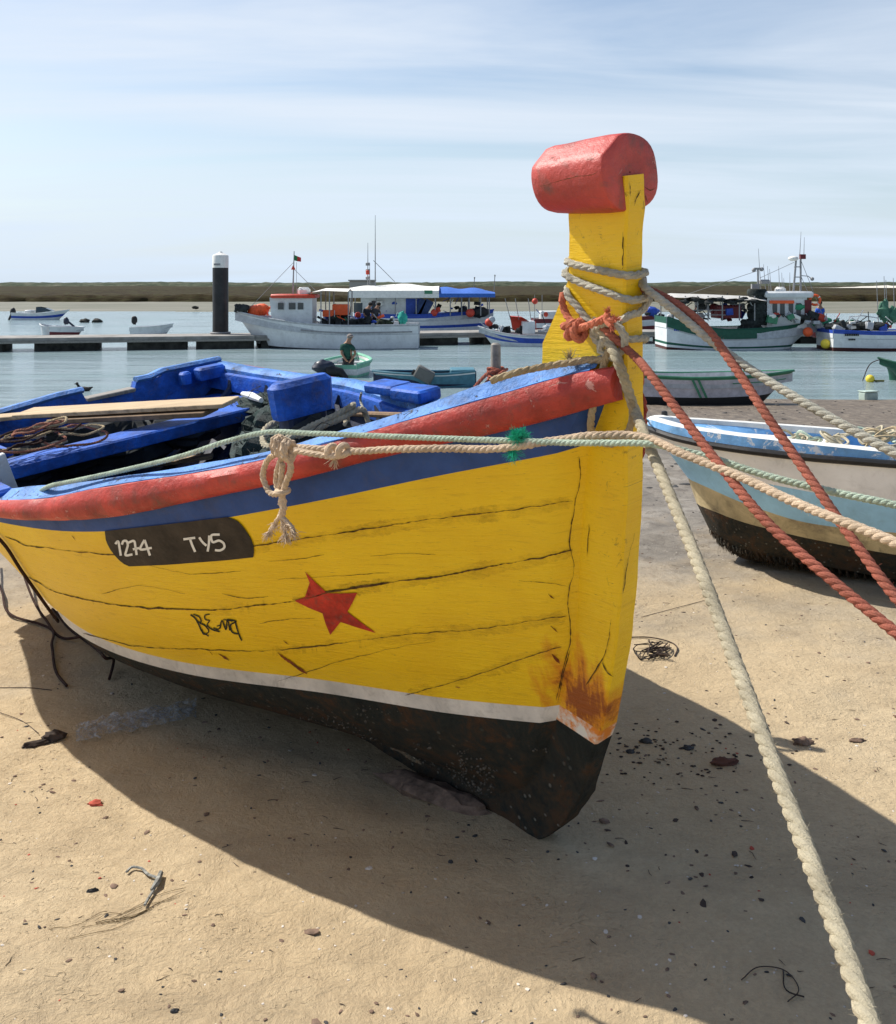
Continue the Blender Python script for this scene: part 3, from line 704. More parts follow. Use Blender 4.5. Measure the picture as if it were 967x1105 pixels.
# stem
def rough(v,a=.0025): return v+A.B*a*noise.noise(v*23)+A.L*a*noise.noise(v*19+Vector((3,1,2)))
SP=[(-.5625,1.877,-.372,1.877,0),(-.5615,1.865,-.37,1.86,0),(-.5575,1.80,-.37,1.80,0),(-.543,1.74,-.365,1.75,0),(-.529,1.638,-.35,1.639,0),(-.519,1.56,-.31,1.576,0),(-.512,1.47,-.236,1.47,0),(-.506,1.40,-.222,1.40,0),(-.495,1.30,-.2,1.28,0),(-.487,1.23,-.22,1.18,0),(-.468,1.08,-.22,1.05,0),(-.441,.941,-.18,.90,0),(-.416,.81,-.16,.78,0),(-.387,.686,-.12,.653,0),(-.345,.55,-.08,.56,0),(-.309,.436,-.06,.475,1),(-.285,.39,-.04,.43,2),(-.2,.2,0.02,.25,2),(-.125,.095,.08,.18,2),(-.055,.03,.16,.12,2),(.03,-.03,.25,.09,2),(.3,-.06,.45,.08,2),(1.,-.09,1.1,.07,2),(2.,-.09,2.1,.07,2),(3.3,-.06,3.3,.09,2)]
mb=MB();rings=[];uvr=[];ms=[]
for i in range(len(SP)-1):
    a,b=SP[i],SP[i+1];n=8 if i<20 else 12
    for k in range(n):
        t=k/n;f=[lerp(a[j],b[j],t) for j in range(4)]
        hw=.0345
        if i>16: hw=.036
        c=.006
        prof=[(0,hw-c),(c,hw),(.5,hw),(1,hw),(1,-hw),(.5,-hw),(c,-hw),(0,-hw+c)]
        ring=[];uq=[]
        for w_,l in prof:
            if w_==c: ss=f[0]+c;uu=f[1]
            else: ss=lerp(f[0],f[2],w_);uu=lerp(f[1],f[3],w_)
            p=A.W(ss,l,uu);ring.append(rough(p,.004 if i>16 else .002));uq.append((ss,uu))
        rings.append(ring);uvr.append(uq);ms.append(a[4])
n=len(rings[0])
vs=[p for r in rings for p in r];fs=[];mm=[]
for i in range(len(rings)-1):
    for k in range(n): fs.append([i*n+k,i*n+(k+1)%n,(i+1)*n+(k+1)%n,(i+1)*n+k]);mm.append(ms[i])
fs.append(list(range(n))[::-1]);mm.append(0)
mb.add(vs,fs,mm,[q_ for r in uvr for q_ in r]);STM=(list(mb.v),list(mb.f))
stem=mb.build('stem_post',[M['yellow'],None,M['bottom']],boat)
tw=NT('rusted_white_band');c=tw.coord();r_=tw.noise(c,18,5,.7)
tw.set(base=tw.mix(tw.ramp(r_,[(.42,0.),(.58,1.)]),(.72,.68,.60),(.70,.22,.02)),rough=.6)
stem.data.materials[1]=tw.m
BS=BVHTree.FromPolygons([tuple(v) for v in STM[0]],STM[1])
mb=MB()
for p,wd in [([(624,492),(626,510),(621,540),(615,590),(619,612),(613,640),(615,690),(608,720),(600,755)],1.5),([(660,668),(655,700),(650,712),(640,728),(632,740)],1.5),([(650,712),(656,725),(661,730)],1.4),([(615,700),(606,735),(602,758)],1.3),([(684,575),(678,600),(672,640)],.8),([(636,565),(634,600)],.6),([(690,205),(684,222)],1.2),([(679,196),(680,212)],1.0),([(673,250),(672,290)],.8)]:
    mb=MB();ribbon(mb,p,wd,.0022,jit=1.,taper=True,bv='both')
    if mb.v: mb.build('seam',M['crack'],stem)
# stem head (log)
mb=MB();rows=[];n=40
def lr_(g): # soft-square outline with a flat on the near upper side
    x=math.cos(g);z=math.sin(g);k=1/((abs(x)**2.35+abs(z)**2.35)**(1/2.35));k=min(k,1.02/max(.01,(abs(x*.75)+abs(z))*.86) if (x>0 and z>0) else 9);return x*k,z*k
for i,(s,sc_) in enumerate([(-.550,.02),(-.552,.6),(-.552,.945),(-.550,.975),(-.544,.995),(-.5,1.01),(-.44,1.),(-.38,.97),(-.345,.95),(-.326,.91),(-.318,.84),(-.315,.5),(-.315,.02)]):
    fc=sm(-.36,-.53,s);cl=lerp(.02,.006,fc);rl_=lerp(.092,.103,fc)
    r=[]
    for k in range(n):
        g=2*math.pi*k/n;x,z=lr_(g)
        p=A.W(s,cl+rl_*x*sc_,1.884+(.087+.006*fc)*z*sc_)
        p+= (A.L*x+A.U*z)*.006*noise.noise(p*11)*sc_
        r.append(p)
    rows.append(r)
mb.loft(rows,closed=True);head=mb.build('stem_head',M['redlog'],boat)
mb=MB()
BH=BVHTree.FromPolygons([tuple(v) for r in rows for v in r],[[i*n+k,i*n+(k+1)%n,(i+1)*n+(k+1)%n,(i+1)*n+k] for i in range(len(rows)-1) for k in range(n)])
Z=4.835
for p,wd in [([(110,345),(200,322),(300,292),(385,282),(420,262)],.9),([(160,205),(195,190)],1.2),([(350,212),(395,196)],.8),([(700,250),(735,255)],.9),([(650,340),(690,365),(712,352)],.8),([(535,295),(560,310),(590,295),(640,300)],2.2),([(655,380),(672,430)],1.6),([(440,540),(460,520),(545,480)],2.2)]:
    mb=MB();ribbon(mb,[(560+x/Z,130+y/Z) for x,y in p],wd,.0016,jit=1.,taper=True,bv=BH)
    if mb.v: mb.build('crack',M['crack'],head)
mb=MB();mb.box(A.W(-.50,-.045,1.61),(.05,.02,.045),A.M,bev=.004);mb.build('metal_bracket',M['metal'],boat)
# ------------------------------------------------------------------ cargo in the boat
def pf(k,val,x,y): return A.plane(k,val,x,y)[0]
def plank(nm,p1,p2,wd,th,mat,label,g=None):
    d=(p2-p1);Lh=d.length;x=d.normalized();y=A.U.cross(x).normalized();z=x.cross(y)
    m=Matrix((x,y,z)).transposed();mb=MB();mb.box((0,0,0),(Lh,wd,th),m,bev=.003)
    c=(p1+p2)/2;o=MB();o.v=[v+c for v in mb.v];o.f=mb.f;o.m=mb.m;o.uv=mb.uv
    return tag(o.build(nm,mat,loc=c),label,'plank',g)
G='loose planks lying across the yellow boat'
plank('plank',pf(2,1.03,25,446),pf(2,1.03,250,434),.17,.022,M['wood'],'widest pale sawn plank, uppermost across the stern of the yellow boat',G)
plank('plank',pf(2,1.0,60,452),pf(2,1.0,228,444),.14,.024,M['wood_old'],'darker brown plank lying under the widest pale plank',G)
plank('plank',pf(2,1.012,-60,456),pf(2,1.012,30,448),.10,.02,M['wood'],'short pale plank poking in at the left edge of the photo',G)
plank('plank',pf(2,.62,128,506),pf(2,.62,230,492),.07,.02,M['wood'],'thin plank low in the hull beneath the blue thwart',G)
rng=random.Random(5)
mb=MB();c0=A.W(2.44,.45,.975)
for k in range(11):
    rr=rng.uniform(.07,.16);cx=rng.uniform(-.07,.07);cy=rng.uniform(-.13,.13);ph=rng.uniform(0,6);tl=rng.uniform(-.28,.28);pts=[]
    for i in range(9):
        g=ph+i*.62;pts.append(c0+A.B*(cx+rr*.75*math.cos(g))+A.L*(cy+rr*1.2*math.sin(g))+A.U*(.012+.009*k*.8+tl*rr*math.sin(g+1)+abs(rng.gauss(0,.01))))
    mb.rope(pts,.0065,mi=k%3,k=5,step=.012)
tag(mb.build('rope_coil',[M['rope_tan'],mat_rope('faded_pink_rope_fibre',(.42,.18,.12)),M['rope_dark']],loc=c0),'tangled coil of old tan and pink rope on the blue thwart','rope')
def heap(name,pts,mat,label,cat='net',n=30,seed=1):
    # crumpled cloth-like heap lofted over a list of (s,l,u,rad)
    mb=MB();rg=random.Random(seed)
    for (s,l,u,r) in pts:
        c=A.W(s,l,u);b=MB();b.ball((0,0,0),1,18)
        vs=[]
        for v in b.v:
            d=v.normalized();k=1+.42*noise.noise(d*2.3+Vector((seed,s*5,l)))+.22*noise.noise(d*6+Vector((l,seed,0)))-.12*abs(noise.noise(d*11+Vector((seed,2,0))))
            vs.append(c+A.M@Vector((d.x*r[0]*k,d.y*r[1]*k,d.z*r[2]*k)))
        mb.add(vs,b.f)
        for _ in range(n):
            d=Vector([rg.uniform(-1,1),rg.uniform(-1,1),rg.uniform(0,1)]).normalized();p=c+A.M@Vector((d.x*r[0],d.y*r[1],d.z*r[2]))*1.05
            q_=[p]
            for _k in range(5):
                p=p+Vector([rg.uniform(-1,1) for _ in range(3)])*.03-Vector((0,0,.008));q_.append(p)
            mb.tube(spline(q_,.012),.0016,4,1)
    c=A.W(*pts[0][:3]);return tag(mb.build(name,[mat,M['darkgear']],loc=c),label,cat)
heap('fishing_net',[(1.75,-.30,.83,(.24,.22,.15)),(1.95,-.42,.88,(.2,.2,.13)),(1.55,-.15,.78,(.22,.2,.15)),(2.35,-.55,.93,(.2,.1,.06))],M['net'],'dark green net heaped amidships beside the pale planks',seed=3)
heap('fishing_net',[(.95,.50,.98,(.22,.12,.075)),(1.2,.60,.95,(.26,.10,.06)),(1.5,.68,.90,(.2,.08,.05))],M['net_teal'],'teal green net stuffed along the inside of the near rail',seed=8)
heap('fishing_net',[(.74,.16,1.10,(.09,.15,.085)),(.8,.02,1.04,(.14,.14,.08)),(.75,-.15,1.0,(.12,.12,.06))],M['darkgear'],'black netting bunched round the post below the blue block',seed=5,n=12)
heap('fishing_net',[(2.95,.05,.80,(.26,.42,.13)),(2.9,-.35,.82,(.2,.25,.10)),(2.78,.45,.84,(.16,.22,.09))],M['darkgear'],'black heap added in the stern to darken the space under the pale planks',seed=12,n=10)  # added heap, its black stands in for the shade between thwart and transom
# dark pole along far inside
mb=MB();mb.tube([pf(1,-.45,372,446),pf(1,-.45,452,449)],.012,8);tag(mb.build('pole',M['wood_old'],loc=pf(1,-.45,372,446)),'dark wooden pole lying inside the far rail','pole')
mb=MB();p1=pf(1,-.55,262,425);p2=pf(1,-.45,282,432);mb.tube([p1,(p1+p2)/2+Vector((0,0,.005)),p2],[.012,.02,.012],8);tag(mb.build('float_stick',M['deckwhite'],loc=p1),'short white stick lying on the dark green net','stick')
# thole post with red lashing on far rail
p0=A.W(.95,-.80,1.02);mb=MB();b_=at(540,404,p0.y);mb.tube([at(535,432,p0.y),at(535,372,p0.y),at(535,370,p0.y)],[.022,.020,.012],12);
post=thing('mooring_pin',at(535,432,p0.y),'grey wooden pin standing on the far rail with red rope lashed round its foot','post');mb.build('pin',M['wood_grey'],post)
mb=MB()
for k in range(4): 
    c=at(535,398+k*4,p0.y);mb.rope([c+Vector((.032*math.cos(g),.032*math.sin(g),.004*math.sin(2*g+k))) for g in [i*.7 for i in range(10)]],.007,k=5)
mb.rope([at(538,400,p0.y-.03),at(528,402,p0.y-.05),at(519,410,p0.y-.05),at(512,418,p0.y-.05)],.008,k=5);mb.rope([at(548,398,p0.y-.03),at(535,406,p0.y-.05),at(524,413,p0.y-.05)],.007,k=5)
tag(mb.build('rope_lashing',M['rope_orange'],post))
# ------------------------------------------------------------------ ropes
def tie(name,pts,r,mat,label,cat='rope',g='mooring ropes tied to the bow post',lay=3.2,fuzz=0,wob=0.,extra=None):
    mb=MB();mb.rope(pts,r,lay=lay,wob=wob,k=9,step=r*.7)
    if fuzz:
        P=spline(pts,.01);rg=random.Random(3)
        for p in P:
            if p.y<1.0: continue
            for _ in range(fuzz): 
                d=Vector([rg.uniform(-1,1) for _ in range(3)]).normalized();mb.tube([p+d*r*.8,p+d*r*1.12+Vector([rg.uniform(-1,1) for _ in range(3)])*r*.55],[r*.03,r*.015],3)
    if extra: extra(mb)
    return tag(mb.build(name,mat,loc=Vector(pts[0])),label,cat,g)
def ps(x,y,off=.012): # point just outside near side of the stem
    return pf(1,.0345+off,x,y)
def pfr(x,y,off=.012): # point in front of the stem's front face
    p=pf(0,-.5,x,y);s,l,u=A.plane(0,-.5,x,y)[1]
    sf=interp(u,[1.2,1.4,1.6,1.9],[-.485,-.506,-.527,-.557])-off
    return pf(0,sf,x,y)
def back(s,l,u): return A.W(s,l,u)
# long cream hawser running down past the camera
tie('mooring_rope',[ps(640,345,.02),ps(652,362,.022),pfr(666,388,.015),pfr(684,440,.03),at(700,480,2.29),at(722,532,2.15),at(750,600,1.96),at(790,705,1.71),at(830,812,1.51),at(870,917,1.35),at(910,1022,1.2),at(942,1115,1.09),Vector((.50,.75,.58)),Vector((.54,.35,.3)),Vector((.58,-.05,.05)),Vector((.60,-.4,.02))],.0132,M['rope'],'thick cream three strand rope running from the bow post down to the bottom right corner',lay=2.6,fuzz=4)
tie('mooring_rope',[ps(650,352,.026),ps(662,364,.026),pfr(680,380,.03),at(700,402,2.27),at(735,448,2.17),at(775,500,2.06),at(830,566,1.93),at(900,628,1.82),at(967,683,1.72),Vector((1.1,1.2,.70)),Vector((1.5,.5,.3)),Vector((1.9,-.2,.02))],.0108,M['rope_orange'],'orange rope leaving the frayed knot, lower of the two orange ropes at the right edge',lay=2.4,fuzz=3)
tie('mooring_rope',[back(-.36,-.055,1.60),back(-.46,-.06,1.60),at(697,312,2.44),at(725,325,2.38),at(758,350,2.3),at(790,392,2.2),at(825,445,2.1),at(870,510,2.0),at(915,575,1.9),at(967,645,1.8),Vector((1.15,1.2,.75)),Vector((1.6,.5,.3)),Vector((2.,-.1,.02))],.0104,M['rope_orange'],'orange rope from behind the bow post, upper of two orange ropes at right edge',lay=2.4,fuzz=3)
tie('mooring_rope',[back(-.36,-.05,1.635),back(-.46,-.06,1.64),at(698,312,2.42),at(725,333,2.35),at(760,362,2.28),at(800,392,2.2),at(840,418,2.13),at(900,453,2.03),at(967,490,1.93),Vector((1.5,1.2,.98)),Vector((2.3,.5,.5)),Vector((3.2,-.3,.02))],.0105,M['rope_grey'],'grey rope stretching from the post to the right edge above the orange ropes',lay=2.6,fuzz=1)
def rl(x,y,Y): return at(x,y,Y)
tie('mooring_rope',[A.W(2.3,.93,1.02),A.W(1.75,.93,1.045),pf(1,.88,0,531),pf(1,.85,60,523),pf(1,.73,140,506),pf(1,.66,200,491),pf(1,.58,250,475),at(285,467,2.82),at(340,468,2.735),at(420,471,2.62),at(500,474,2.51),at(560,476,2.425),at(625,478,2.335),at(660,478,2.285),at(700,479,2.235),at(760,492,2.19),at(830,514,2.10),at(900,531,2.02),at(967,545,1.95),Vector((1.5,1.2,.95)),Vector((2.3,.5,.5)),Vector((3.1,-.2,.02))],.0080,M['rope_green'],'thin pale green rope running along the near rail and on to the right edge',lay=2.4,fuzz=3)
tie('mooring_rope',[at(300,484,2.78),at(312,483,2.76),at(340,484,2.71),at(380,487,2.66),at(420,485,2.60),at(480,484,2.52),at(540,484,2.44),at(600,475,2.38),at(640,470,2.335),at(690,471,2.27),at(740,491,2.13),at(800,515,2.0),at(860,543,1.86),at(920,567,1.74),at(967,586,1.66),Vector((1.15,1.2,.80)),Vector((1.7,.5,.4)),Vector((2.2,-.2,.02))],.0098,M['rope_beige'],'fluffy beige rope running from the hanging knot to the right edge below the green rope',lay=2.6,fuzz=4,wob=.5)
# wraps round the post
def loop(u0,u1,r,turn=1.,off=.012,k=22,ph=0,ls=1,slant=0,s_aft=None):
    pts=[]
    for i in range(int(k*turn)+1):
        g=ph+2*math.pi*i/k;u=lerp(u0,u1,i/(k*turn))
        sf=interp(u,[1.2,1.4,1.6,1.9],[-.485,-.506,-.527,-.557]);sa=interp(u,[1.2,1.4,1.465,1.576,1.64,1.8],[-.2,-.222,-.236,-.31,-.35,-.367]) if s_aft is None else s_aft
        cs,c2=math.cos(g),math.sin(g);e=.45
        a=abs(cs)**e*math.copysign(1,cs);b=abs(c2)**e*math.copysign(1,c2)
        sm_=(sf+sa)/2;hs=(sa-sf)/2+off;hl=.0345+off
        pts.append(A.W(sm_+hs*a,hl*b,u+slant*a))
    return pts
wr=MB()
wr.rope(loop(1.665,1.655,.01,1.,.011,slant=.018),.0105);wr.rope(loop(1.625,1.60,.01,1.,.011,slant=.03),.0105)
wr.rope([back(-.33,.02,1.615),ps(612,318,.012),ps(622,330,.014),ps(636,348,.016),ps(648,364,.02)],.0105)
wr.rope([ps(655,358,.012),ps(670,346,.012),pfr(680,340,.012),pfr(692,336,.012),pfr(701,322,.006),back(-.5,-.055,1.55)],.0100)
wr.rope([ps(655,366,.012),ps(668,366,.012),pfr(682,366,.012),pfr(697,365,.010),back(-.49,-.055,1.47)],.0098)
wr.rope([ps(648,372,.02),ps(640,362,.02),ps(650,350,.03),ps(664,350,.03),ps(674,362,.026),ps(672,376,.02),ps(660,386,.016),ps(648,378,.024),ps(652,366,.03)],.0105)
tag(wr.build('rope_wrapping',[M['rope_grey']],loc=ps(650,360)),'grey brown rope wound several times round the yellow bow post','rope','mooring ropes tied to the bow post')
wr=MB()
def out(x,y,l): return pf(1,l,x,y)
wr.rope([ps(658,374,.022),out(650,400,.06),out(642,430,.085),out(638,452,.085),out(640,468,.06),ps(652,478,.012),ps(668,476,.012),ps(679,464,.012),ps(683,445,.014),ps(676,415,.016),ps(664,385,.02)],.0100)
wr.rope([ps(660,378,.02),ps(652,388,.022),ps(640,388,.03),out(610,392,.11),out(580,397,.17),out(550,404,.24),pf(2,1.42,530,411)],.0098)
wr.hairs(ps(615,388,.05),(0,-.2,1),60,.03,.0007,.9)
tag(wr.build('rope_loop',[M['rope_tan']],loc=ps(658,380)),'tan rope hanging in a loop below the knots with its end laid along the rail','rope','mooring ropes tied to the bow post')
# orange knot
wr=MB();kc=ps(623,356,.03)
wr.rope([back(-.34,.03,1.60),ps(607,318,.014),ps(608,332,.014),ps(615,345,.02),ps(624,352,.03)],.0108,lay=2.3)
e1=A.B;e2=A.U;e3=A.L
for k in range(3):
    g0=k*1.3;ax=(e1*math.cos(g0*.5)+e2*math.sin(g0*.5)).normalized();u_=ax.cross(e3).normalized()
    wr.rope([kc+e3*.012+ (u_*math.cos(a)+e3*math.sin(a))*.021+ax*(.017*(k-1)) for a in [i*.33 for i in range(21)]],.0105,lay=2.4)
wr.rope([kc+e3*.014,ps(632,352,.05),ps(643,348,.05),ps(652,344,.045)],.0108,lay=2.2)
for x,y,dx_,dz_ in ((656,338,-.4,1),(664,345,-.8,.3),(660,352,-.6,-.6)):
    c=ps(654,344,.045);e=ps(x,y,.05);wr.tube([c,(c+e)/2,e],[.009,.009,.007],8);wr.hairs(e,(dx_*A.B+Vector((0,0,dz_))+A.L*.5),40,.020,.0011,.45)
tag(wr.build('rope_knot',[M['rope_pale_orange']],loc=kc),'bulky pale orange knot with frayed ends on the bow post','rope','mooring ropes tied to the bow post')
# red rope lump behind the stem
wr=MB()
for k in range(4):
    c=back(-.40,-.085,1.20+.03*k);wr.rope([c+A.U*.05*math.cos(a)+A.B*(.035*math.sin(a)) +A.L*-.006*k for a in [i*.7 for i in range(10)]],.011)
tag(wr.build('rope_bundle',[mat_rope('dull_red_rope_fibre',(.42,.09,.07))],loc=back(-.4,-.085,1.2)),'dull red rope bundle hanging just behind the bow post','rope')
# hanging knot of beige rope on the near rail
wr=MB();RL=.635
def hp(x,y,l=RL): return pf(1,l,x,y)
for k in range(5):
    c=hp(301+3*k,481+1.5*k,RL+.005*(k%2));r_=.024
    wr.rope([c+(A.U*math.cos(a)+A.L*.7*math.sin(a)+A.B*.25*math.sin(a+k))*r_ for a in [i*.7 for i in range(10)]],.0085)
wr.rope([hp(300,488),hp(287,500),hp(284,516),hp(290,530),hp(300,532),hp(303,518),hp(305,500)],.0088,lay=2.6)
wr.rope([hp(312,490),hp(314,505),hp(309,520),hp(305,533),hp(303,545)],.0092,lay=2.6);wr.rope([hp(306,490),hp(300,505),hp(298,520),hp(302,534)],.0085,lay=2.6)
wr.torus(hp(305,530),.014,.008,A.U)
wr.rope([hp(304,534),hp(306,548),hp(303,558)],.011,lay=2.6)
wr.rope([hp(318,486),hp(340,490,.62),hp(365,492,.60),hp(378,488,.58)],.0085);wr.torus(hp(358,487,.60),.013,.008,A.B);wr.torus(hp(370,486,.59),.013,.008,A.B+A.U*.3)
wr.hairs(hp(361,494,.60),(-.2,-.2,-1),30,.03,.0010,.35)
for x,y,dx_ in ((292,572,-.8),(308,574,.1),(316,570,.6)):
    a=hp(303,556);e=hp(x,y);wr.rope([a,(a+e)/2,e],.0065);wr.hairs(e,A.B*(-dx_)*.6+Vector((0,0,-1)),70,.035,.0010,.32)
    wr.hairs((a+e)/2,A.B*(-dx_)*.6+Vector((0,0,-1)),40,.03,.0009,.6)
tag(wr.build('rope_knot',[M['rope_beige']],loc=hp(305,490)),'beige knotted rope with unravelled ends hanging over the red rail','rope','mooring ropes tied to the bow post')
# bitt lashings
wr=MB()
def bl(l,s,u): return A.W(s,l,u)
wr.rope([bl(.29,.74,1.155),bl(.285,.70,1.165),bl(.2,.69,1.185),bl(.1,.69,1.20),bl(.02,.70,1.215),bl(-.01,.75,1.20),bl(-.03,.82,1.15),bl(.05,.72,1.09),bl(.15,.69,1.06)],.012,lay=2.4)
wr.rope([bl(.29,.74,1.14),bl(.30,.80,1.13),bl(.25,.9,1.16),bl(.0,.9,1.2)],.012,lay=2.4)
wr.rope([bl(.25,.69,1.165),bl(.1,.68,1.185),bl(-.01,.70,1.195),bl(-.055,.74,1.165),bl(-.05,.72,1.11),bl(.02,.66,1.065)],.011,lay=2.4)
tag(wr.build('rope_lashing',[M['rope']],loc=bl(.2,.7,1.15)),'cream rope lashed round the post under the blue block','rope')
mb=MB();c=at(560,474,2.43);mb.hairs(c,(0,-.2,.25),420,.038,.0008,1.1,curl=.7);mb.hairs(at(553,484,2.43),(0,0,-1),90,.04,.0007,.6,curl=.5)
tag(mb.build('net_tuft',M['tuft'],loc=c),'bright green tuft of net fibre caught on the pale green rope','tuft')
# green rope end on far rail & grey line on far rail
mb=MB();mb.rope([pf(2,1.06,390,424),pf(1,-.62,389,432),pf(1,-.6,393,444)],.006);tag(mb.build('rope_end',M['rope_grey'],loc=pf(1,-.6,390,424)),'short grey rope end hanging inside the far rail below the blue pads','rope')
# dark lines at the lower left
def gp(x,y,h=.01):
    Y=H*F/(y-YH);p=at(x,y,Y);return Vector((p.x,p.y,gz(p.x,p.y)+h))
Hn=lambda x,y:(onhull(x,y,.012) or gp(x,y))
mb=MB();P=[A.W(2.1,1.01,.93)]+[Hn(x,y) for x,y in ((10,588),(24,610),(45,640),(62,664))]+[Hn(x,y) for x,y in ((76,680),(95,695),(116,707))]+[gp(122,724,.02),gp(118,735,.01)]
mb.tube(spline(P,.02),.006,8);tag(mb.build('line',M['rope_dark'],loc=P[0]),'dark red brown line drooping down the left end of the yellow hull','rope')
mb=MB();P=[gp(-60,540,.55),gp(-10,590,.3),gp(20,632,.12),gp(48,673,.03),gp(70,690,.012),gp(95,697,.05)];mb.tube(spline(P,.02),.006,8)
P=[gp(-12,610,.12),gp(2,645,.03),gp(18,670,.012),gp(42,675,.012),gp(52,678,.012),gp(56,700,.012),gp(62,728,.012),gp(72,742,.012)];mb.tube(spline(P,.02),.006,8)
tag(mb.build('line',M['rope_dark'],loc=gp(48,673)),'thin black line branching across the sand at the left edge','rope')
# ------------------------------------------------------------------ neighbouring blue and white boat
Bf=Frame((1.185,6.08),math.radians(-101),math.radians(3))
Bf.B=Vector((.975,-.222,0)).normalized();N_=Vector((-.222,-.975,0)).normalized();h=math.radians(-3.5)
Bf.L=N_*math.cos(h)-Vector((0,0,1))*math.sin(h);Bf.U=N_*math.sin(h)+Vector((0,0,1))*math.cos(h);Bf.M=Matrix((Bf.B,Bf.L,Bf.U)).transposed()
def fitu(s,l,curve):
    xs_=[c[0] for c in curve];ys_=[c[1] for c in curve];lo_,hi=-.3,1.5
    f=lambda u:(lambda p:p[1]-interp(p[0],xs_,ys_))(px(Bf.W(s,l,u)))
    for _ in range(40):
        m=(lo_+hi)/2
        if f(m)>0: lo_=m
        else: hi=m
    return (lo_+hi)/2
RLn=[(0,.0),(.02,.13),(.07,.24),(.16,.35),(.3,.46),(.55,.58),(.9,.68),(1.4,.76),(2.,.80),(2.8,.80),(3.8,.70)]
def rl2(s): return interp(s,[a for a,_ in RLn],[b for _,b in RLn])
cur=[ # (curve, start s, breadth factor, inset)
 ([(690,449),(700,452),(727,460),(764,466),(802,471),(870,479),(967,489),(1300,512)],0.,1.0,0.),
 ([(690,456),(699,459),(727,469),(764,477),(802,482),(870,490),(967,498),(1300,520)],0.,1.0,0.),
 ([(690,462),(700,465),(727,475),(764,483),(802,489),(870,497),(967,504),(1300,527)],0.,1.0,0.),
 ([(700,468),(724,490),(769,507),(813,519),(870,530),(967,548),(1300,590)],.13,.93,0.),
 ([(720,500),(744,517),(799,542),(858,562),(900,569),(967,575),(1300,600)],.24,.84,0.),
 ([(740,530),(754,545),(799,563),(858,578),(917,590),(967,599),(1300,640)],.29,.74,0.),
 ([(750,560),(763,569),(793,590),(858,604),(917,616),(967,626),(1300,660)],.36,.60,0.)]
S2=[3.6*(i/70)**1.6 for i in range(71)]
rows=[]
for cv_,s0,bf_,ins in cur:
    r=[]
    for i,s in enumerate(S2):
        ss=s0+s*(3.6-s0)/3.6;l=rl2(max(0,ss-s0))*bf_ if s0 else rl2(ss)
        l=max(l,.0);sf_=ss
        r.append((ss,l,fitu(ss,l,cv_)))
    rows.append(r)
# smooth u a little
def smooth_(r):
    o=[]
    for i in range(len(r)):
        a=max(0,i-2);b=min(len(r),i+3);o.append((r[i][0],r[i][1],sum(x[2] for x in r[a:b])/(b-a)))
    return o
rows=[smooth_(r) for r in rows]
last=rows[-1];keel=[(s*1.0+.12*(1-i/70),.03,max(-.02,.10*math.exp(-i/6)-.02)) for i,(s,l,u) in enumerate(last)]
midr=[((a[0]+k[0])/2,(a[1]*.62),lerp(a[2],k[2],.6)) for a,k in zip(last,keel)]
rows+=[midr,keel]
nb=thing('rowing_boat',Bf.W(.5,0,0),'white rowing boat with sky blue band and dark fouled bottom, aground beside the yellow boat','rowing boat')
mb=MB();mats=[M['lblue'],M['black'],M['cream'],M['lstripe'],M['stained'],M['bottom'],M['bottom'],M['bottom']]
for side in (1,-1):
    rr=[[Bf.W(s,side*l,u-(0 if side>0 else .0)) for s,l,u in r] for r in rows]
    if side<0: rr=[list(reversed(r)) for r in rr]
    mb.loft(rr[2:],[2,3,4,5,6,7],[[(s,u) for s,l,u in (r if side>0 else r[::-1])] for r in rows[2:]])
mb.build('hull',mats,nb)
mb=MB()
for side in (1,-1):
    a=[Bf.W(s,side*(l+.012),u) for s,l,u in rows[0]];b=[Bf.W(s,side*(l+.012),u) for s,l,u in rows[1]];c_=[Bf.W(s,side*max(0,l-.0),u) for s,l,u in rows[1]]
    rr=[a,b]; mb.loft(rr if side>0 else [r[::-1] for r in rr])
mb.build('rail_band',M['lblue'],nb)
mb=MB();P=[Bf.W(s,l+.012,(u+u2)/2) for (s,l,u),(_,_,u2) in zip(rows[1],rows[2])];P2=[Bf.W(s,-(l+.012),(u+u2)/2) for (s,l,u),(_,_,u2) in zip(rows[1],rows[2])]
P=P2[::-1]+P[1:];mb.tube(P,.020,8);mb.build('rubber_strip',M['black'],nb)
mb=MB();mb.loft([[Bf.W(s,(l+.012)*1.,u) for s,l,u in rows[0]],[Bf.W(s+.02,max(0,l-.04),u+.012) for s,l,u in rows[0]],[Bf.W(s+.05,max(0,l-.11),u+.006) for s,l,u in rows[0]],[Bf.W(s+.06,max(0,l-.12),u-.03) for s,l,u in rows[0]]][::-1])
mb.loft([[Bf.W(s,-(l+.012),u) for s,l,u in rows[0]],[Bf.W(s+.02,-max(0,l-.04),u+.012) for s,l,u in rows[0]],[Bf.W(s+.05,-max(0,l-.11),u+.006) for s,l,u in rows[0]],[Bf.W(s+.06,-max(0,l-.12),u-.03) for s,l,u in rows[0]]])
mb.build('gunwale',M['deckwhite'],nb)
mb=MB()
for side in (1,-1):
    a=[Bf.W(s+.06,side*max(0,l-.115),u-.02) for s,l,u in rows[0]];b=[Bf.W(s+.10,side*max(0,l-.15-.10*sm(1.2,0,s)),u-.05-.25*sm(.3,1.1,s)) for s,l,u in rows[0]]
    mb.loft([a,b] if side<0 else [b,a])
mb.build('inner_skin',M['lblue'],nb)
mb=MB();a=[Bf.W(s+.10,max(0,l-.14),u-.06) for s,l,u in rows[0]];b=[Bf.W(s+.10,-max(0,l-.14),u-.06) for s,l,u in rows[0]]
k=33;mb.loft([a[:k],b[:k]]);mb.build('foredeck',M['deckwhite'],nb)
mb=MB();a=[Bf.W(s+.10,max(0,l-.14),u-.24) for s,l,u in rows[0]];b=[Bf.W(s+.10,-max(0,l-.14),u-.24) for s,l,u in rows[0]]
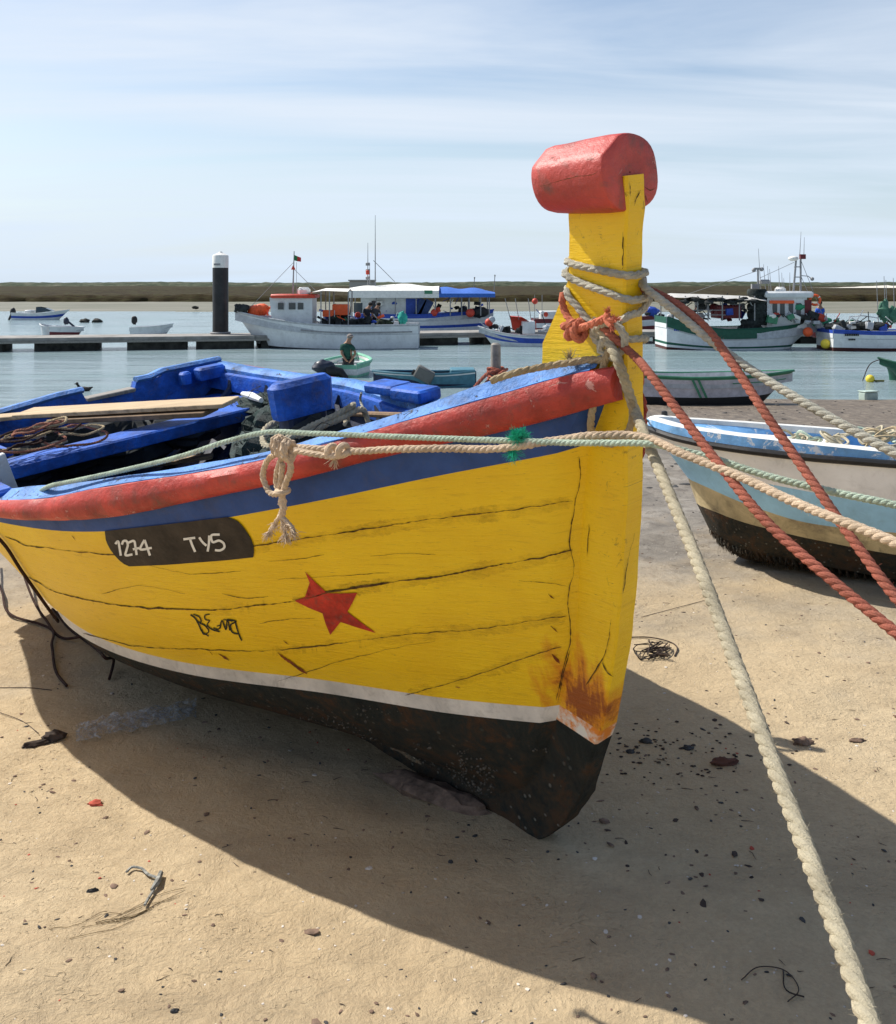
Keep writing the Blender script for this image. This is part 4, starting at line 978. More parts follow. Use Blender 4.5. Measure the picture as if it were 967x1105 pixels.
k=26;mb.loft([a[k:],b[k:]]);mb.build('sole',M['lblue'],nb)
e=rows[0][-1];mb=MB();mb.add([Bf.W(r[-1][0],r[-1][1],r[-1][2]) for r in rows]+[Bf.W(r[-1][0],-r[-1][1],r[-1][2]) for r in rows[::-1]],[list(range(2*len(rows)))]);mb.build('transom',M['cream'],nb)
# fouling weed on its bottom edge
mb=MB();rg=random.Random(4)
for i in range(900):
    k=rg.randint(0,40);t_=rg.random();a=last[k];b=midr[k];p=Bf.W(lerp(a[0],b[0],t_),lerp(a[1],b[1],t_)+.01,lerp(a[2],b[2],t_))
    mb.tube([p,p+Vector((rg.uniform(-.01,.01),-.008,-rg.uniform(.01,.035)))],[.004,.001],3)
mb.build('weed_growth',M['bottom'],nb)
# rope tangle in it
mb=MB();rg=random.Random(9)
def tang(mb,cfun,n,r,rad,mis=(0,)):
    for k in range(n):
        c=cfun(rg);rr=rad*rg.uniform(.5,1.1);ph=rg.uniform(0,6);t1,t2=rg.uniform(-.5,.5),rg.uniform(-.5,.5)
        mb.tube(spline([c+Vector((rr*math.cos(ph+i*.8),rr*math.sin(ph+i*.8)*.9,rr*(t1*math.cos(ph+i*.8)+t2*math.sin(i*1.1))+rr*.3)) for i in range(9)],.010),r,5,rg.choice(mis))
u0=rows[0][40][2]
tang(mb,lambda r:Bf.W(.95+r.uniform(-.15,.15),.1+r.uniform(-.12,.12),u0+.0),10,.008,.07,(0,1))
tag(mb.build('rope_coil',[M['rope'],M['rope_green']],loc=Bf.W(.95,.1,u0)),'small heap of cream and green rope on the white foredeck of the rowing boat','rope')
mb=MB();tang(mb,lambda r:Bf.W(1.75+r.uniform(-.5,.55),-.0+r.uniform(-.3,.35),u0-.0),60,.008,.11,(0,1,2))
tag(mb.build('rope_coil',[M['rope_tan'],M['rope_green'],M['rope']],loc=Bf.W(1.75,0,u0)),'large tangle of tan and green rope filling the middle of the rowing boat','rope')
mb=MB();mb.rope([Bf.W(.0,.05,u0+.06),Bf.W(.3,.25,u0+.02),Bf.W(.7,.2,u0-.0),Bf.W(.9,.1,u0+.0)],.010);mb.rope([at(690,444,5.9),Bf.W(.03,.05,u0+.07),Bf.W(.5,-.1,u0),Bf.W(1.,0,u0)],.006)
tag(mb.build('bow_line',M['rope'],loc=Bf.W(.3,.2,u0)),'cream line lying over the rounded bow of the rowing boat','rope')
mb=MB();mb.lathe(Bf.W(.1,-.22,rows[0][0][2]+.0),[(.018,0),(.02,.015),(.018,.03),(.008,.035)],12);mb.build('cleat',M['black'],nb)
# ------------------------------------------------------------------ background craft
PXM=lambda Y:F/Y
def hullgeo(L_,Bm,fb,bow,stern,rake=.5,trans=.75,sheer=.35,n=36,flare=.12,depth=.35,keel=True):
    """local coordinates: x from stern (0) to bow (L_), z above water"""
    def hb(t): 
        a=lerp(trans,1,min(1,t/.4)) if t<.4 else 1-((t-.4)/.6)**2.3
        return max(.012,Bm/2*a)
    def sh(t): return fb+ (bow-fb)*max(0,(t-.35)/.65)**1.9+(stern-fb)*max(0,(.35-t)/.35)**1.6
    def P(t,k,dz=0):
        # k: 0 rail .. 1 keel
        s_=sh(t);z=lerp(s_,-depth,k)+dz
        x=L_*t; r=(1-t) ; xr=rake*max(0,(t-.72)/.28)**1.3*(1-max(0,(z)/max(s_,.01)))
        w_=hb(t)*(1-flare*k*.8 if k<.75 else (1-flare*.6)*math.sqrt(max(0,1-((k-.75)/.25)**2))+.0)
        w_*=1-(.55*k)*max(0,(t-.5)/.5)
        return x-xr,max(w_,.008),z
    return hb,sh,P
def mkhull(parent,L_,Bm,fb,bow,stern,bands,trans=.75,rake=.6,depth=.35,matcap=None,deck=True,deckmat=None,caprad=.035,decklow=.35,flare=.12):
    """bands: list of (k_end, material) from the rail downwards"""
    hb,sh,P=hullgeo(L_,Bm,fb,bow,stern,rake,trans,flare=flare,depth=depth)
    n=34;ks=[0]
    mats=[];mi=[];kk=0
    for ke,m in bands:
        if m not in mats: mats.append(m)
        ns=max(1,int((ke-kk)/.12));
        for i in range(ns): ks.append(kk+(ke-kk)*(i+1)/ns);mi.append(mats.index(m))
        kk=ke
    mb=MB()
    for sd in (1,-1):
        rr=[[Vector((P(i/n,k)[0],sd*P(i/n,k)[1],P(i/n,k)[2])) for i in range(n+1)] for k in ks]
        if sd>0: rr=[r[::-1] for r in rr]
        mb.loft(rr,mi)
    # transom
    vs=[Vector((P(0,k)[0],sd*P(0,k)[1],P(0,k)[2])) for k in ks for sd in (-1,1)]
    mb.add(vs,[[2*i,2*i+1,2*i+3,2*i+2] for i in range(len(ks)-1)],mi)
    mb.build('hull',mats,parent)
    for sd in (1,-1):
        mb=MB();mb.tube([Vector((P(i/n,0)[0],sd*P(i/n,0)[1],P(i/n,0)[2])) for i in range(n+1)],caprad,6);mb.build('gunwale',matcap or bands[0][1],parent)
    if deck:
        mb=MB();mb.loft([[Vector((P(i/n,0)[0]-.03,sd*max(.004,P(i/n,0)[1]-.04),sh(i/n)-decklow)) for i in range(n+1)] for sd in (1,-1)])
        for sd in (1,-1): mb.loft([[Vector((P(i/n,0)[0]-.03,sd*max(.004,P(i/n,0)[1]-.03),sh(i/n)-dz)) for i in range(n+1)] for dz in (0,decklow)])
        mb.build('deck',deckmat or M['bgrey'],parent)
    return hb,sh,P
def pl_(x0,x1,Y): return at(x0,0,Y).x,at(x1,0,Y).x
def craft(name,xb,xs_,Y,label,cat='fishing boat',group=None,yaw=0):
    """Empty on the water at the stern; local +x to the bow. xb,xs_ = bow and stern positions"""
    a=at(xs_,0,Y);b=at(xb,0,Y);r=thing(name,(a.x,Y,WZ),label,cat,group,rotz=(0 if b.x>a.x else math.pi)+yaw,local=True)
    return r,abs(b.x-a.x)
def part(mb,name,mat,par): return mb.build(name,mat,par)
def bx(par,name,mat,c,d,bev=.0,rot=None):
    mb=MB();mb.box(c,d,rot,bev=bev);return mb.build(name,mat,par,smooth=bev>0)
def rod(par,name,mat,p,q_,r,r2=None,n=6):
    mb=MB();mb.tube([p,(Vector(p)+Vector(q_))/2,q_],[r,(r+(r2 or r))/2,r2 or r],n);return mb.build(name,mat,par)
def ringbuoy(par,c,R_,ax,label=None,name='lifebuoy'):
    mb=MB();mb.torus(c,R_,R_*.26,ax,28,8,lambda i:1 if i%7==0 else 0);return mb.build(name,[M['orange'],M['canvas']],par)
# --- fishing boat with the wheelhouse
Y1=47.6;mp_=Y1/F
r1,L1=craft('fishing_boat',253,452,Y1,'white fishing boat with red roofed wheelhouse moored at the pontoon left of centre')
hb,sh,P1=mkhull(r1,L1,2.7,1.08,1.72,1.12,[(.05,M['bgrey']),(.62,M['bwhite']),(.70,M['bwhite']),(1.,M['dantifoul'])],rake=1.2,depth=.45,matcap=M['bgrey'],decklow=.45,trans=.8)
def X1(px_): return (452-px_)*mp_
def Z1(py): return (H-(py-YH)*mp_)-WZ
mb=MB();
for sd in (1,-1): mb.tube([Vector((L1*t,sd*(hb(t)+.0)*.985,sh(t)-.33)) for t in [i/20*.62 for i in range(1,21)]],.035,5)
mb.build('rubbing_strake',M['metal'],r1)
xc=(X1(296)+X1(342))/2;wd_=X1(300)-X1(341);zb=.75;zt=Z1(321)
mb=MB();mb.loft([[Vector((xc-wd_/2,-.8,zb)),Vector((xc+wd_/2+.05,-.7,zb)),Vector((xc+wd_/2+.05,.7,zb)),Vector((xc-wd_/2,.8,zb))],[Vector((xc-wd_/2,-.78,zt)),Vector((xc+wd_/2+.22,-.66,zt)),Vector((xc+wd_/2+.22,.66,zt)),Vector((xc-wd_/2,.78,zt))]],closed=True)
wh=mb.build('wheelhouse',M['bwhite'],r1,smooth=False)
for xx,w_ in ((306,6),(318,7),(327,6)):
    for sd in (-1,1): 
        bx(wh,'window',M['glass'],((X1(xx)),sd*.765,Z1(330)),(w_*mp_,.05,7*mp_))
bx(wh,'window',M['glass'],(xc+wd_/2+.18,0,Z1(330)),(.04,.9,.32))
bx(r1,'wheelhouse_roof',M['bred'],(xc+.0,0,zt+.07),((343-296)*mp_,1.85,.18),.05)
ls_=bx(r1,'life_raft_canister',M['canvas'],(X1(328),0,Z1(314)),(.58,.5,.36),.12)
mst=rod(r1,'mast',M['metal'],(X1(316),0,zt),(X1(317.5),0,Z1(271)),.045,.02)
mb=MB();mb.loft([[Vector((X1(317.5),0,Z1(275))),Vector((X1(321),.05,Z1(276.5))),Vector((X1(325),.02,Z1(278)))],[Vector((X1(317.5),0,Z1(281))),Vector((X1(321),.06,Z1(282))),Vector((X1(325),.02,Z1(282.5)))]])
mb.m=[0,1];mb.build('flag',[simple('flag_green',(.02,.2,.06)),simple('flag_red',(.5,.03,.03))],r1)
mb=MB();mb.lathe((X1(316.5),0,Z1(291)),[(.1,0),(.1,.02),(.02,.2)],10);mb.build('mast_light',M['bred'],r1)
rod(r1,'stay',M['metal'],(X1(320),0,Z1(283)),(X1(320),0,zt),.01)
ringbuoy(r1,(X1(289.5),-1.0,Z1(337.5)),.24,(0.1,1,0))
for xx,yy,rr in ((274,336,.32),(282,334,.30),(300,337,.2)): 
    mb=MB();mb.ball((X1(xx),-.2,Z1(yy)),rr,10,sq=(1.1,1,.9),jit=.2);mb.build('buoy_float',M['orange'],r1)
bx(r1,'fish_box',M['orange'],(X1(303),.1,Z1(337)),(.7,.5,.25),.03);bx(r1,'fish_box',M['bblue'],(X1(297),-.5,Z1(345)),(.5,.4,.3),.03)
mb=MB();mb.ball((X1(261),0,Z1(333)),.3,10,sq=(1.3,1,.7),jit=.6);mb.build('bow_gear',M['darkgear'],r1)
bx(r1,'fish_box',M['orange'],(X1(368),0,Z1(334)),(.75,.6,.5),.03);bx(r1,'fish_box',M['orange'],(X1(355),.2,Z1(338)),(.5,.5,.3),.03)
mb=MB();mb.tube([Vector((X1(341),-1.2,Z1(335))),Vector((X1(360),-1.25,Z1(341))),Vector((X1(384),-1.2,Z1(344)))],.06,6);mb.build('blue_rail',M['bblue'],r1)
mb=MB()
for k in range(6):
    for j in range(3): mb.box((X1(350+k*8),.3*j-.3,Z1(349)),(.30,.25,.28+.1*(k%3)),bev=.03)
mb.build('deck_gear',M['darkgear'],r1)
bx(r1,'drum',M['bblue'],(X1(387),-.6,Z1(349)),(.5,.5,.5),.12)
mb=MB();mb.ball((X1(385),-.7,Z1(340.5)),.15,10);mb.build('buoy_float',M['bred'],r1)
mb=MB();mb.ball((X1(411),-.3,Z1(351)),.6,14,sq=(1,.8,.45),jit=.5);mb.build('net_pile',simple('olive_net',(.03,.045,.02),.95,var=.5,scale=4),r1)
mb=MB();mb.ball((X1(434),-.3,Z1(344)),.22,10,sq=(1,.8,1.5),jit=.5);mb.build('teal_bag',simple('teal_bag',(.02,.35,.28)),r1)
for xx in (349,358,378): rod(r1,'awning_post',M['metal'],(X1(xx),-.9,.8),(X1(xx),-.9,Z1(314)),.03);rod(r1,'awning_post',M['metal'],(X1(xx),.9,.8),(X1(xx),.9,Z1(314)),.03)
mb=MB();mb.loft([[Vector((X1(334),y,Z1(316))),Vector((X1(352),y,Z1(311)-.1*abs(y))),Vector((X1(378),y,Z1(311.5)-.12*abs(y)))] for y in (-1.1,0,1.1)]);mb.build('awning',M['canvas'],r1)
for sx_,name in ((283,'name_lettering'),):
    mb=MB()
    for k in range(11):
        if k==4: continue
        x_=283+k*1.9;t_=X1(x_)/L1;y_=-(P1(t_,.18)[1]+.012)
        mb.box((X1(x_),y_,Z1(349+.38*k)+.05),(.055,.012,.10))
        mb.box((X1(x_)-.03,y_,Z1(349+.38*k)+.05+(.04 if k%2 else -.04)),(.05,.012,.02))
    mb.build('name_lettering',M['black'],r1)
mb=MB();mb.torus((X1(283.5),-.52,Z1(357.5)),.08,.03,(0.2,1,0),12,6);mb.build('hawse_ring',M['bgreen'],r1)
# dark figures on board
# --- people
def person(name,root,j,label,cat,cols,cap=True):
    """j: joint positions (world). builds one continuous body with clothes as children"""
    def skin(nm,verts,edges,rad,mat,par,sub=1):
        me=bpy.data.meshes.new(nm);me.from_pydata([Vector(v)-Vector(root) for v in verts],edges,[]);o=bpy.data.objects.new(nm,me);COL.objects.link(o)
        m=o.modifiers.new('skin','SKIN');
        for v,r_ in zip(me.skin_vertices[0].data,rad): v.radius=(r_ if isinstance(r_,tuple) else (r_,r_));v.use_root=False
        me.skin_vertices[0].data[0].use_root=True
        s_=o.modifiers.new('sub','SUBSURF');s_.levels=sub;s_.render_levels=sub
        me.materials.append(mat)
        for p in me.polygons:p.use_smooth=True
        m.use_smooth_shade=True
        if par: o.parent=par
        return o
    V=[j['pelvis'],j['waist'],j['chest'],j['neck'],j['head'],j['crown'],j['shL'],j['elL'],j['haL'],j['fiL'],j['shR'],j['elR'],j['haR'],j['fiR'],j['hipL'],j['knL'],j['anL'],j['toL'],j['hipR'],j['knR'],j['anR'],j['toR']]
    E_=[(0,1),(1,2),(2,3),(3,4),(4,5),(2,6),(6,7),(7,8),(8,9),(2,10),(10,11),(11,12),(12,13),(0,14),(14,15),(15,16),(16,17),(0,18),(18,19),(19,20),(20,21)]
    rd=[.12,.12,.14,.055,.095,.07,.06,.045,.032,.02,.06,.045,.032,.02,.085,.06,.045,.035,.085,.06,.045,.035]
    body=skin(name,V,E_,rd,M['skin'],None);body.location=root;tag(body,label,cat)
    skin('shirt',[j['waist'],j['chest'],Vector(j['chest']).lerp(Vector(j['neck']),.55),j['shL'],Vector(j['shL']).lerp(Vector(j['elL']),.7),j['shR'],Vector(j['shR']).lerp(Vector(j['elR']),.7),j['pelvis']],[(0,1),(1,2),(1,3),(3,4),(1,5),(5,6),(0,7)],[.15,.17,.09,.085,.072,.085,.072,.145],cols[0],body)
    skin('trousers',[j['pelvis'],j['hipL'],j['knL'],j['anL'],j['hipR'],j['knR'],j['anR']],[(0,1),(1,2),(2,3),(0,4),(4,5),(5,6)],[.15,.11,.085,.065,.11,.085,.065],cols[1],body)
    mb=MB();h_=Vector(j['head']);cr_=Vector(j['crown']);c=h_.lerp(cr_,.55);mb.ball(c,.105,10,sq=(1,1.05,.85))
    if cap: mb.box(c+Vector(j['face'])*.12+Vector((0,0,-.0)),(.14,.14,.015),bev=.004)
    mb.v=[v-Vector(root) for v in mb.v];o=mb.build('cap' if cap else 'hair',cols[2]);o.parent=body
    # nose
    mb=MB();mb.ball(h_+Vector(j['face'])*.10,.02,6);mb.v=[v-Vector(root) for v in mb.v];o=mb.build('nose',M['skin']);o.parent=body
    return body
Ym=33.;pm=Ym/F
def q3(x,y,dy=0): p=at(x,y,Ym);return Vector((p.x,Ym+dy,p.z))
# green dinghy seen end on
rd_=thing('dinghy',(at(367,0,Ym).x,Ym-.9,WZ),'small mint green dinghy afloat with a man standing in it','dinghy',rotz=math.radians(82),local=True)
mkhull(rd_,2.9,1.55,.42,.55,.40,[(.25,M['mint']),(.6,M['bwhite']),(1.,M['mint'])],trans=.86,rake=.3,depth=.15,matcap=M['mint'],deckmat=M['deckwhite'],caprad=.055,decklow=.30)
bx(rd_,'seat',M['bwhite'],(1.3,0,.28),(.25,1.35,.04));bx(rd_,'seat',M['bwhite'],(2.2,0,.33),(.25,1.0,.04))
om=thing('outboard_motor',q3(366,396,-1.15),'dark blue black outboard motor tilted up on the stern of the green dinghy','outboard motor')
mb=MB();c=q3(354,393,-1.2);rotm=Matrix.Rotation(-.75,3,'Y')
mb.ball(c,.27,12,sq=(1.3,.8,.8),jit=.25);mb.build('cowling',simple('motor_cowling',(.02,.028,.05),.35),om)
mb=MB();mb.tube([c+Vector((.1,-.05,-.1)),q3(372,398,-1.25),q3(378,405,-1.3)],[.2,.14,.1],10);mb.build('leg',M['black'],om)
j=dict(pelvis=q3(376,388),waist=q3(375,382),chest=q3(374,374),neck=q3(376,368),head=q3(377.5,365),crown=q3(378,361.5),shL=q3(369,374),elL=q3(369,381,-.1),haL=q3(374,388,-.2),fiL=q3(376.5,390,-.22),shR=q3(380,374),elR=q3(384,381,-.05),haR=q3(379,389,-.2),fiR=q3(377,391,-.22),hipL=q3(373,390),knL=q3(371,398,-.1),anL=q3(372,407,0),toL=q3(371,409,-.2),hipR=q3(379,390),knR=q3(380,398,-.1),anR=q3(380,407,0),toR=q3(380,409,-.2),face=(.5,-.86,0))
person('person',q3(376,408),j,'person in a green polo shirt, dark trousers and cap, stooping in the mint green dinghy','person',(M['gshirt'],M['trouser'],M['cap']))
# teal skiff behind the far rail
r2,L2=craft('skiff',402,512,29.5,'teal skiff with a white edged gunwale afloat just beyond the far blue rail','skiff',yaw=.03)
mkhull(r2,L2,1.1,.38,.44,.46,[(.12,M['bwhite']),(1.,M['teal'])],trans=.85,rake=.3,depth=.15,matcap=M['teal'],deckmat=M['inner'],caprad=.035)
bx(r2,'stern_locker',M['teal'],(.35,0,.40),(.7,.9,.2),.02)
bx_=MB();bx_.box(at(458,404,29.0),(.55,.34,.36),Matrix.Rotation(.5,3,'Y'),bev=.04);bx_.box(at(447,402,29.0),(.12,.2,.14),Matrix.Rotation(.5,3,'Y'),mi=1);bx_.box(at(455,405,29.0),(.12,.2,.14),Matrix.Rotation(.5,3,'Y'),mi=1)
tag(bx_.build('engine_cover',[M['crate'],M['black']],loc=at(452,404,29.2)),'grey box shaped engine cover tilted on the teal skiff','engine')
# --- pontoon
pon=thing('pontoon',at(0,381,45.),'long floating pontoon with concrete deck on dark floats, crossing the channel','pontoon')
def ponseg(x0,x1,Ya,Yb,wd=2.6):
    p=at(x0,0,Ya);q_=at(x1,0,Yb);d=Vector((q_.x-p.x,Yb-Ya,0));Lh=d.length;d.normalize();nrm=Vector((-d.y,d.x,0));m=Matrix((d,nrm,Vector((0,0,1)))).transposed()
    c=Vector(((p.x+q_.x)/2,(Ya+Yb)/2,0))+nrm*wd/2
    mb=MB();mb.box(Vector((c.x,c.y,WZ+.52)),(Lh,wd,.16),m,bev=.02)
    mb.build('deck',M['concrete'],pon,smooth=False)
    mb=MB();mb.box(Vector((c.x,c.y,WZ+.405))-nrm*(wd/2+.02),(Lh,.05,.1),m);mb.build('fender_board',M['wood_grey'],pon,smooth=False)
    k=0;a=0.4
    while a<Lh-1.5:
        mb=MB();cc=Vector((p.x,Ya,0))+d*(a+1.2)+nrm*wd/2;mb.box(Vector((cc.x,cc.y,WZ+.1)),(2.6,wd-.2,.66),m,bev=.03);mb.build('float',M['float'],pon,smooth=False);a+=3.9 if k%3 else 3.0;k+=1
ponseg(-160,275,43.,46.8);ponseg(275,560,46.9,50.5);ponseg(560,1100,50.6,51.)
# black pile with white cap
pz=thing('mooring_pile',at(238,378,48.3),'tall round black pile with a white conical cap rising from the pontoon','pile')
b=at(238,0,48.3);zz_=lambda y:H-(y-YH)*48.3/F
mb=MB();mb.lathe((b.x,48.3,0),[(.37,-3.2),(.37,zz_(289))],28);mb.build('shaft',M['pile'],pz)
mb=MB();mb.lathe((b.x,48.3,0),[(.375,zz_(289)),(.375,zz_(276.5)),(.36,zz_(275.5)),(.09,zz_(272.5)),(.07,zz_(271.5)),(.01,zz_(271.3))],28);mb.build('cap',M['canvas'],pz)
mb=MB();mb.box((b.x-.08,48.3-.38,zz_(285.5)),(.3,.012,.09));mb.build('plate',M['metal'],pz)
mb=MB();mb.torus((b.x,48.3,WZ+.66),.44,.05,(0,0,1),24,6);mb.build('pile_collar',M['metal'],pz)
# motor boat far left
r3,L3=craft('motor_boat',75,16,86.,'white and blue sports motor boat moored alone at the far left','motor boat')
mkhull(r3,L3,1.7,.55,.85,.6,[(.25,M['bwhite']),(.45,M['bblue']),(1.,M['bwhite'])],rake=.9,trans=.9,deckmat=M['bwhite'],decklow=.12)
mb=MB();mb.loft([[Vector((2.0,-.6,.6)),Vector((3.3,-.35,.75)),Vector((3.3,.35,.75)),Vector((2.0,.6,.6))],[Vector((2.0,-.5,1.1)),Vector((2.7,-.3,1.0)),Vector((2.7,.3,1.0)),Vector((2.0,.5,1.1))]],closed=True);mb.build('windscreen',M['glass'],r3)
bx(r3,'seat',M['bwhite'],(1.3,0,.65),(.5,1.1,.35),.05)
mb=MB();mb.ball((-.15,0,.65),.3,10,sq=(.8,.7,1.3));mb.tube([(-.2,0,.5),(-.45,0,.1),(-.55,0,-.1)],[.15,.1,.08],8);mb.build('outboard_motor',M['black'],r3)
# small dinghies behind the pontoon
r4,L4=craft('dinghy',91,57,57.,'low red and white dinghy with a dark motor beyond the left end of the pontoon','dinghy')
mkhull(r4,L4,1.1,.60,.55,.62,[(.3,M['bwhite']),(.6,M['maroon']),(1.,M['bwhite'])],trans=.9,rake=.4,deckmat=M['bgrey'],decklow=.2)
mb=MB();mb.ball((.75,0,.9),.17,8,sq=(1,.7,1.2),jit=.3);mb.tube([(.7,0,1.),(1.2,0,.6)],.06,6);mb.build('outboard_motor',simple('motor_cowling',(.02,.028,.05)),r4)
r4,L4=craft('dinghy',43,60,57.5,'short cream dinghy bow beside the red and white dinghy','dinghy')
mkhull(r4,L4,.9,.60,.74,.6,[(.5,M['bwhite']),(1.,M['bgrey'])],trans=.8,rake=.2,deckmat=M['bgrey'],decklow=.2)
r4,L4=craft('dinghy',187,143,57.,'grey white dinghy with a black motor beyond the pontoon left of the black pile','dinghy')
mkhull(r4,L4,1.1,.60,.76,.56,[(.4,M['bwhite']),(1.,M['bgrey'])],trans=.9,rake=.5,deckmat=M['bgrey'],decklow=.2)
mb=MB();mb.ball((.1,0,.95),.17,8,sq=(1,.7,1.4),jit=.3);mb.build('outboard_motor',M['black'],r4)
# --- passenger boat with canopies
Y5=60.;m5=Y5/F
r5,L5=craft('passenger_boat',533,385,Y5,'blue and white passenger boat under white and blue canvas canopies behind the pontoon','passenger boat')
def X5(x): return (x-385)*m5
def Z5(y): return H-(y-YH)*m5-WZ
mkhull(r5,L5,3.0,Z5(339),Z5(334),Z5(338),[(.14,M['bblue']),(.42,M['bwhite']),(.52,M['bblue']),(.7,M['bwhite']),(1.,M['bblue'])],rake=.4,trans=.9,depth=.3,deckmat=M['bgrey'],decklow=.4)
def canopy(x0,x1,ztop,zed,zval,mat,nm,shape=lambda t:math.sin(math.pi*t)**.6):
    mb=MB();rows=[]
    N_x=14
    for i in range(N_x+1):
        t_=i/N_x;x_=X5(lerp(x0,x1,t_));sg=.05*math.sin(t_*math.pi*4)
        zt_=lerp(zed,ztop,shape(t_))
        rows.append([Vector((x_,-1.7,zval)),Vector((x_,-1.7,zed)),Vector((x_,-.85,(zt_+zed)/2+.08+sg)),Vector((x_,0,zt_+sg)),Vector((x_,.85,(zt_+zed)/2+.08)),Vector((x_,1.7,zed)),Vector((x_,1.7,zval))])
    mb.loft(rows);return mb.build(nm,mat,r5)
canopy(379,474,Z5(306),Z5(313.5),Z5(321),M['canvas'],'canopy',lambda t:min(1,.35+t*1.6)-.35*t*t);canopy(474,533,Z5(309),Z5(316.5),Z5(320.5),M['canvasblue'],'canopy',lambda t:.85-.25*t-.6*max(0,t-.8)/.2)
for xx in (381,408,428,450,470,486,498,506,518,527):
    for sd in (-1,1): rod(r5,'canopy_post',M['metal'],(X5(xx),sd*1.4,Z5(340)),(X5(xx),sd*1.4,Z5(320)),.035)
bx(r5,'wheelhouse',M['bwhite'],(X5(422),0,Z5(334)),(3.4,1.9,1.6));bx(r5,'window',M['glass'],(X5(407),-.97,Z5(329)),(.5,.05,.5));bx(r5,'window',M['glass'],(X5(388),-.97,Z5(332)),(.5,.05,.6))
bx(r5,'deck_locker',M['bblue'],(X5(448),-.4,Z5(334)),(1.0,1.2,1.3));
for xx,rr in ((469,.22),(507,.26)):
    mb=MB();mb.ball((X5(xx),-1.3,Z5(337)),rr,10);mb.build('buoy_float',M['bred'],r5)
mb=MB();mb.ball((X5(517),-.9,Z5(336.5)),.40,12,sq=(1.4,.8,.8),jit=.3);mb.ball((X5(500),-.6,Z5(336)),.32,12,jit=.3);mb.build('deck_gear',M['black'],r5)
mb=MB();mb.box((X5(458),-1.2,Z5(336)),(.5,.1,1.5),Matrix.Rotation(.5,3,'Y'));mb.box((X5(452),-1.2,Z5(336)),(.4,.1,1.6),Matrix.Rotation(.4,3,'Y'));mb.build('tarpaulin',simple('dark_blue_tarpaulin',(.02,.05,.15)),r5)
for xx,yt in ((397,262),(405,232),(399,285)): rod(r5,'mast',M['metal'],(X5(xx),0,Z5(320)),(X5(xx),0,Z5(yt)),.045,.012)
rod(r5,'stay',M['metal'],(X5(403),0,Z5(281)),(X5(426),0,Z5(304)),.02)
mb=MB()
for y_ in (285,292,300): mb.box((X5(397),0,Z5(y_)),(.25,.2,.18),bev=.03)
mb.build('mast_fitting',M['metal'],r5);bx(r5,'navigation_light',M['bred'],(X5(397),-.15,Z5(294)),(.2,.2,.25),.04)
mb=MB();mb.box((X5(463),-1.73,Z5(315)),(.45,.015,.2));mb.build('canopy_badge',M['green_trim'],r5)
Yf=48.
def q4(x,y,dy=0): p=at(x,y,Yf);return Vector((p.x,Yf+dy,p.z))
for nm,x0,lab,col in (('person',396,'person in dark clothes sitting on the deck of the white fishing boat',M['trouser']),('person',405,'person in a dark top bending beside the green net on the white fishing boat',simple('charcoal_top',(.03,.03,.035)))):
    d=x0-396
    q5=lambda x,y,dy=0:q4(x+d,y,dy)
    j=dict(pelvis=q5(396,345),waist=q5(396,341),chest=q5(397,335),neck=q5(398.5,331),head=q5(399.5,329.5),crown=q5(400,327),shL=q5(393.5,334.5),elL=q5(393,340,-.1),haL=q5(398,343,-.2),fiL=q5(400,344,-.2),shR=q5(400,334.5),elR=q5(402,339,-.05),haR=q5(401,343,-.2),fiR=q5(402,345,-.2),hipL=q5(395,345.5),knL=q5(400,347,-.3),anL=q5(401,355,-.2),toL=q5(404,356,-.3),hipR=q5(397,345.5),knR=q5(402,347,.1),anR=q5(403,355,.1),toR=q5(406,356,.1),face=(.8,-.5,-.2))
    person('person',q5(396,356),j,lab,'person',(col,M['trouser'],M['hair']),cap=False)
# --- small boat right of it
Y6=49.;m6=Y6/F
r6,L6=craft('fishing_boat',516,606,Y6,'small white and blue fishing boat with red spray screen, moored beyond the yellow bow')
X6=lambda x:(606-x)*m6;Z6=lambda y:H-(y-YH)*m6-WZ
mkhull(r6,L6,1.6,Z6(362),Z6(352),Z6(364),[(.12,M['bwhite']),(.40,M['bblue']),(.7,M['bwhite']),(1.,M['dantifoul'])],rake=.7,trans=.85,deckmat=M['bgrey'],decklow=.3,matcap=M['bgrey'])
mb=MB();mb.loft([[Vector((X6(551),-.6,Z6(341))),Vector((X6(563),-.6,Z6(342))),Vector((X6(570),-.6,Z6(346)))],[Vector((X6(554),-.62,Z6(357))),Vector((X6(563),-.62,Z6(358))),Vector((X6(566),-.62,Z6(355)))]])
mb.loft([[Vector((X6(551),.6,Z6(341))),Vector((X6(563),.6,Z6(342))),Vector((X6(570),.6,Z6(346)))],[Vector((X6(551),-.6,Z6(341))),Vector((X6(563),-.6,Z6(342))),Vector((X6(570),-.6,Z6(346)))]]);mb.build('spray_screen',M['bred'],r6)
bx(r6,'console',M['bwhite'],(X6(570),0,Z6(353)),(.6,.8,.6),.04)
for x0,x1,yt in ((551,545,322),(560,556,322),(573,570,322)): rod(r6,'outrigger_pole',M['metal'],(X6(x0),0,Z6(345)),(X6(x1),0,Z6(yt)),.02)
mb=MB();mb.ball((X6(528),-.2,Z6(348)),.2,10);mb.build('buoy_float',M['bred'],r6)
mb=MB();mb.ball((X6(531),-.1,Z6(345)),.16,10,sq=(1,.5,1));mb.build('radar_dish',M['bgrey'],r6)
for xx in (537,561): mb=MB();mb.ball((X6(xx),-.82,Z6(361)),.11,8,sq=(.8,.8,2.2));mb.build('fender',M['canvas'],r6)
mb=MB();mb.tube([(X6(522),-.45,Z6(350)),(X6(538),-.6,Z6(352)),(X6(550),-.7,Z6(355))],.015,5);mb.build('handrail',M['metal'],r6)
